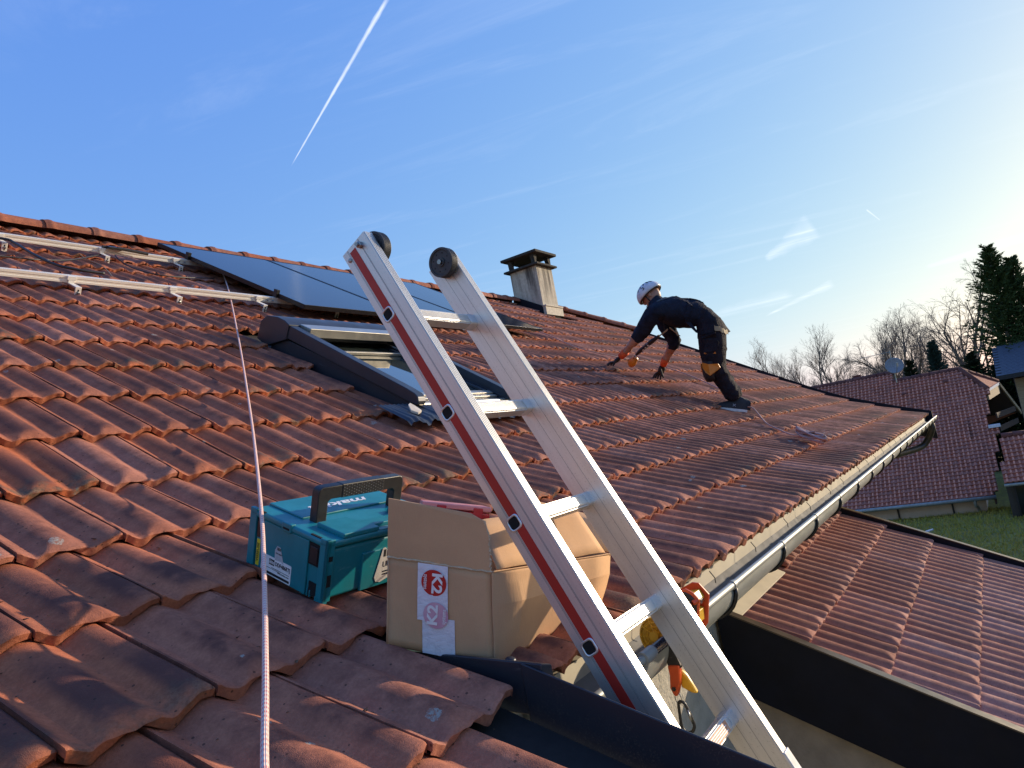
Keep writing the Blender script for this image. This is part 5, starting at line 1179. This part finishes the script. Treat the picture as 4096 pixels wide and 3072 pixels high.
# ------------------------------------------------------------------ slate house
slate = tag(empty('slate_house', (44, -3, GZ0)), 'timber clad house with grey slate roof at the right edge', 'house'); SI = Matrix.Translation((-44, 3, -GZ0))
M_SLT = plain('slate', (.10, .115, .15), (.07, .082, .11), scale=5, rough=.55)
sd0 = V((40, 0, -.20)); sd1 = V((44, 0, 1.25)); dd = (sd1-sd0).normalized(); nn = V((-dd.z, 0, dd.x)); ln = (sd1-sd0).length
mb = MB(); mb.add([(40, -12, -.24), (40, -.30, -.24), (44, -.44, 1.21), (44, -12, 1.21)], [(3, 2, 1, 0)]); sr = mb.obj('roof', M_UNDER, slate, mat=SI)
sm_ = MB(); sm_.box((0, 0, 0), (.44, .30, .022)); slm = sm_.mesh('slate_tile', M_SLT)
rows = int(ln/.19)
for r in range(rows):
    for c in range(7):
        y = -.33-.035*r/rows*4-c*.45-(.22 if r % 2 else 0)
        p = sd0+dd*(r*.19); tl_ = nn*.012
        link('slate_tile', slm, sr, Matrix(((0, dd.x, nn.x, p.x), (-1, 0, 0, y), (0, dd.z, nn.z, p.z), (0, 0, 0, 1))) @ Matrix.Rotation(R(-3.5), 4, 'X'))
mb = MB(); mb.add([(40.0, -12, -.215), (40.0, -3.6, -.215), (44, -3.75, 1.235), (44, -12, 1.235)], [(3, 2, 1, 0)]); tag(mb.obj('far_slates', M_SLT, sr), kind='stuff')
mb = MB(); mb.box((39.93, -12, -.38), (40.0, -.30, -.19)); mb.obj('fascia', M_INK, slate, mat=SI)
mb = MB(); mb.add([(44, -.44, 1.2), (48, -.44, -.3), (48, -12, -.3), (44, -12, 1.2)], [(0, 1, 2, 3)]); mb.obj('far_slope', M_SLT, slate, mat=SI)
for i in range(30):
    z = -.45-i*.19; mb = MB(); mb.prism([(40.9, -.98, z), (40.9, -.98, z-.17), (40.86, -.98, z-.185), (40.88, -.98, z)], (0, -8, 0)); mb.obj('cladding_board', M_WOODL, slate, mat=SI)
mb = MB(); mb.box((40.92, -12, GZ0), (47.5, -1.0, -.3)); mb.obj('wall', M_WOODD, slate, mat=SI)
# ------------------------------------------------------------------ dish and antenna
dish, DI = thing('satellite_dish', 'grey satellite dish on the neighbour roof below the TV mast', 'satellite dish', (32.87, 3.0, .55))
mb = MB(); vs = []; n, m = 28, 7; dn = V((-.93, -.30, .20)).normalized(); du = V((0, 0, 1)); du = (du-dn*du.dot(dn)).normalized(); dl = du.cross(dn)
dc = V((32.87, 2.97, .99))
for j in range(m+1):
    r = .345*j/m
    for i in range(n): a = 2*PI*i/n; vs.append(dc+(dl*math.cos(a)+du*math.sin(a)*.96)*r-dn*(.07*(1-(j/m)**2)))
mb.add(vs, [(j*n+i, j*n+(i+1) % n, (j+1)*n+(i+1) % n, (j+1)*n+i) for j in range(m) for i in range(n)])
o = mb.obj('reflector', plain('grey_dish', (.22, .24, .28), rough=.5), dish, smooth=True, mat=DI); s = o.modifiers.new('t', 'SOLIDIFY'); s.thickness = .012
mb = MB(); mb.tube([dc-du*.34-dn*.02, dc+dn*.42-du*.12], .014, 6); mb.tube([dc+dn*.40-du*.16, dc+dn*.46-du*.02], .035, 8); mb.obj('feed_arm', M_ZINC, dish, mat=DI)
mast, MI_ = thing('tv_antenna', 'slim TV antenna mast rising behind the satellite dish', 'antenna', (32.95, 3.03, .4))
mb = MB(); mb.tube([(32.95, 3.03, .3), (32.95, 3.03, 1.62)], .022, 8); mb.obj('mast', M_ZINC, mast, mat=MI_)
mb = MB(); mb.tube([(32.95, 3.05, 1.56), (32.6, 4.15, 1.52)], .012, 6); mb.obj('boom', M_ZINC, mast, mat=MI_)
for i in range(9):
    mb = MB(); p = V((32.95, 3.05, 1.56)).lerp(V((32.6, 4.15, 1.52)), (i+.5)/9); mb.tube([p-V((.2, .06, 0))*(.6+.05*i), p+V((.2, .06, 0))*(.6+.05*i)], .006, 4); mb.obj('element', M_ZINC, mast, mat=MI_)
# ------------------------------------------------------------------ trees
M_BARK = plain('bark', (.16, .125, .095), (.11, .085, .065), scale=3, rough=.95); M_TWIG = plain('twig', (.24, .18, .135), (.19, .14, .105), scale=2, rough=.9)
def bare_tree(seed, H, spread, levels=5, droop=0.0, tw=.012, fork=.30, ups=.25):
    rg = random.Random(seed); big, fine = MB(), MB()
    def br(p, d, ln, r, lv):
        n = 4 if lv < 2 else 3; pts = [p]; rs = [r]; dd = d.copy()
        for i in range(n):
            dd = (dd+V((rg.uniform(-1, 1), rg.uniform(-1, 1), rg.uniform(-.6, 1)))*.17+V((0, 0, ups*.22-(droop*.5 if lv >= 3 else 0)))).normalized()
            pts.append(pts[-1]+dd*(ln/n)); rs.append(max(tw*.45, r*(1-.58*(i+1)/n)))
        (big if lv < 3 else fine).tube(pts, rs, 6 if lv == 0 else (5 if lv == 1 else 3), caps=False)
        if lv >= levels: return
        nb = (6, 6, 5, 5, 4)[min(lv, 4)]
        for b in range(nb):
            t = fork+(1-fork)*(b+rg.random())/nb; f = min(n-1, int(t*n)); q = pts[f].lerp(pts[f+1], t*n-f); rr = rs[f]*.62
            az = rg.uniform(0, 6.28); base = (pts[f+1]-pts[f]).normalized(); o = base.orthogonal().normalized(); o = Matrix.Rotation(az, 3, base) @ o
            sp_ = spread*(.65+.5*rg.random()); nd = (base*(1-.15)+o*sp_+V((0, 0, .25 if droop == 0 else .1))).normalized()
            br(q, nd, ln*rg.uniform(.42, .66)*(1.15-.35*t), max(rr, tw*.5), lv+1)
    br(V((0, 0, 0)), V((rg.uniform(-.05, .05), rg.uniform(-.05, .05), 1)), H*.62, H*.018, 0)
    zt = max(q[2] for q in fine.v); f = H/zt
    for mm in (big, fine): mm.v = [(a*f, b*f, c*f) for a, b, c in mm.v]
    return big.mesh('trunk', M_BARK), fine.mesh('crown', M_TWIG)
kinds = [bare_tree(1, 10, .72, tw=.005), bare_tree(22, 10, .62, tw=.005), bare_tree(35, 10, .85, tw=.005), bare_tree(44, 10, .55, 5, .55, .006)]
def put_tree(k, loc, H, rot, label, name='bare_tree', group='bare trees behind the roofs', sxy=1.0):
    e = tag(empty(name, loc), label, 'tree', group); s = H/10; e.scale = (s*sxy, s*sxy, s); e.rotation_euler = (0, 0, rot)
    link('trunk', kinds[k][0], e); link('crown', kinds[k][1], e); return e
TB = -7.0
for k, x, y, top, rot, lab in (
    (0, 66, 20.0, 3.4, .3, 'small faint bare tree farthest left, above the end of the roof hip'), (1, 68, 16.6, 4.2, 1.1, 'thin bare tree second from the left above the verge'),
    (2, 60, 12.2, 5.0, 2.0, 'bushy bare tree with dense twigs left of the satellite dish'), (0, 59, 10.2, 5.1, 2.9, 'dense twiggy bare tree just right of the bushiest one'),
    (1, 60, 8.9, 4.0, 4.1, 'narrow bare tree between the dense pair and the tall forked one'), (2, 59.5, 7.3, 5.0, 5.0, 'open crowned bare tree left of the TV antenna'),
    (0, 59.7, 5.8, 4.2, .8, 'bare tree directly behind the TV antenna'), (1, 58, 4.9, 3.6, 3.4, 'low bare tree behind the satellite dish'),
    (2, 55, 1.0, 4.3, 1.7, 'bare tree right of the drooping birch'), (0, 52, -.3, 4.4, 2.6, 'upright fan of bare branches left of the big conifer'),
    (1, 52, -4.6, 8.4, .5, 'tall bare tree at the right edge behind the conifer'), (2, 70, 14.2, 4.4, 3.0, 'distant bare tree filling the gap left of the bushy one'), (0, 64, 10.9, 4.6, 5.5, 'bare tree half hidden behind the two dense twiggy ones'), (1, 66, 8.0, 4.4, 2.2, 'slim bare tree just left of the open crowned one'), (2, 57, 2.9, 4.0, .2, 'bare tree between the two birches')):
    put_tree(k, (x, y, TB), (top-TB)*1.09, rot, lab)
put_tree(3, (50, 1.9, TB), 13.7, .4, 'tall birch with fine drooping twigs behind the neighbour ridge', 'birch_tree', 'birches behind the neighbour ridge'); put_tree(3, (51.8, 3.4, TB), 12.6, 2.5, 'slightly shorter drooping birch left of the tallest birch', 'birch_tree', 'birches behind the neighbour ridge')
def leafmat(name, a, b):
    m = MT(name); m.col(m.mix(m.ramp(m.noise(2.2, 4, .6), .3, .7), a, b)).rough(.75).set(Specular_IOR_Level=.25); return m.m
M_CON = leafmat('conifer_needles', (.040, .075, .022), (.065, .095, .028)); M_CON2 = leafmat('blue_conifer_needles', (.045, .080, .062), (.030, .058, .046)); M_CON3 = leafmat('dark_shrub_needles', (.025, .035, .014), (.018, .028, .012))
def conifer(name, loc, H, Wd, seed, mat, label, twin=False, upsweep=.45):
    rg = random.Random(seed); e = tag(empty(name, loc), label, 'tree', None); mbt = MB(); vs, fs = [], []
    tops = [(V((0, 0, 0)), H)]+([(V((.25, -.85, 0)), H*.94)] if twin else [])
    for base, hh in tops:
        mbt.tube([base, base+V((0, 0, hh*.5)), base+V((0, 0, hh*.98))], [hh*.018, hh*.011, .012], 7)
        nb = int(hh*46)
        for i in range(nb):
            t = (i+rg.random())/nb; z = hh*(.06+.93*t); L_ = Wd*(max(.02, (1-t))**.66)*rg.uniform(.6, 1.15)*(.75 if t < .15 else 1); az = rg.uniform(0, 6.28)
            d = V((math.cos(az), math.sin(az), upsweep*(.25+t*1.3)+rg.uniform(-.15, .2))).normalized(); p0 = base+V((0, 0, z)); seg = 6; pr_ = p0
            for q in range(seg):
                f = (q+1)/seg; p = p0+d*L_*f+V((0, 0, -.10*L_*f*f+.16*L_*f**3))
                # sprays: pairs of small needle fans along the limb
                for k_ in range(9):
                    a = rg.uniform(0, 6.28); w = rg.uniform(.12, .34)*(1.1-.5*f)*(.7+.3*min(1, L_)); side = V((math.cos(a), math.sin(a), rg.uniform(-.25, .55))).normalized(); tip = p+(side*.75+d*.8)*w; nn_ = (tip-p).cross(V((rg.uniform(-1, 1), rg.uniform(-1, 1), rg.uniform(-1, 1)))).normalized()*w*.17
                    m_ = p.lerp(tip, .45); b = len(vs); vs += [p, m_+nn_, tip, m_-nn_]; fs.append((b, b+1, b+2, b+3))
    mbt.obj('trunk', M_BARK, e); mc = MB(); mc.add(vs, fs); mc.obj('crown', mat, e); return e
conifer('conifer_tree', (45, -1.30, -7), 13.45, 3.4, 3, M_CON, 'big dark twin topped conifer at the right edge', True)
conifer('conifer_tree', (46, 2.15, -7), 9.3, 1.5, 5, M_CON2, 'bluish conifer right of the satellite dish')
conifer('conifer_tree', (46, 3.45, -7), 8.5, 1.3, 6, M_CON3, 'small dark conifer touching the satellite dish')
conifer('conifer_tree', (44, .5, -7), 8.2, 1.7, 8, M_CON3, 'low dark evergreen above the neighbour ridge end')
conifer('conifer_tree', (43.5, -.5, -7), 7.4, 1.4, 9, M_CON3, 'dark evergreen shrub left of the slate house')
# ------------------------------------------------------------------ moss crumbs and leaf scraps on the near tiles
rgm = random.Random(12); mb = MB()
for i in range(700):
    x = rgm.uniform(.3, 2.0); y = rgm.uniform(.7, 2.3)
    k = max(q for q in nodes if nodes[q][0] <= y and q > -6) if False else [q for q in sorted(nodes) if nodes[q][0] <= y][0]
    off = 0 if k % 2 else .5; s = ((x-TX0)/TW-off) % 1.0
    if min(abs(s-.17), abs(s-.67)) > .11: continue
    fm = frame(k, 0); l_ = (y-nodes[k][0])/fm[1][1]; z = LIFT*(1-l_/TG)+HH*hmp(s)+.002; p = fm @ V((0, l_, z)); p.x = x
    r = rgm.uniform(.0012, .0045)*(2 if rgm.random() < .08 else 1); vs = []
    for q in range(6): vs.append(p+V((rgm.uniform(-1, 1)*r, rgm.uniform(-1, 1)*r, rgm.uniform(0, .8)*r)))
    mb.add(vs, [(0, 1, 2), (0, 2, 3), (3, 4, 5), (1, 4, 2), (0, 5, 1)])
tag(mb.obj('debris', plain('leaf_litter', (.06, .035, .025), (.20, .13, .08), scale=25, rough=.95)), 'scattered moss crumbs and leaf scraps in the tile troughs', 'debris', kind='stuff')
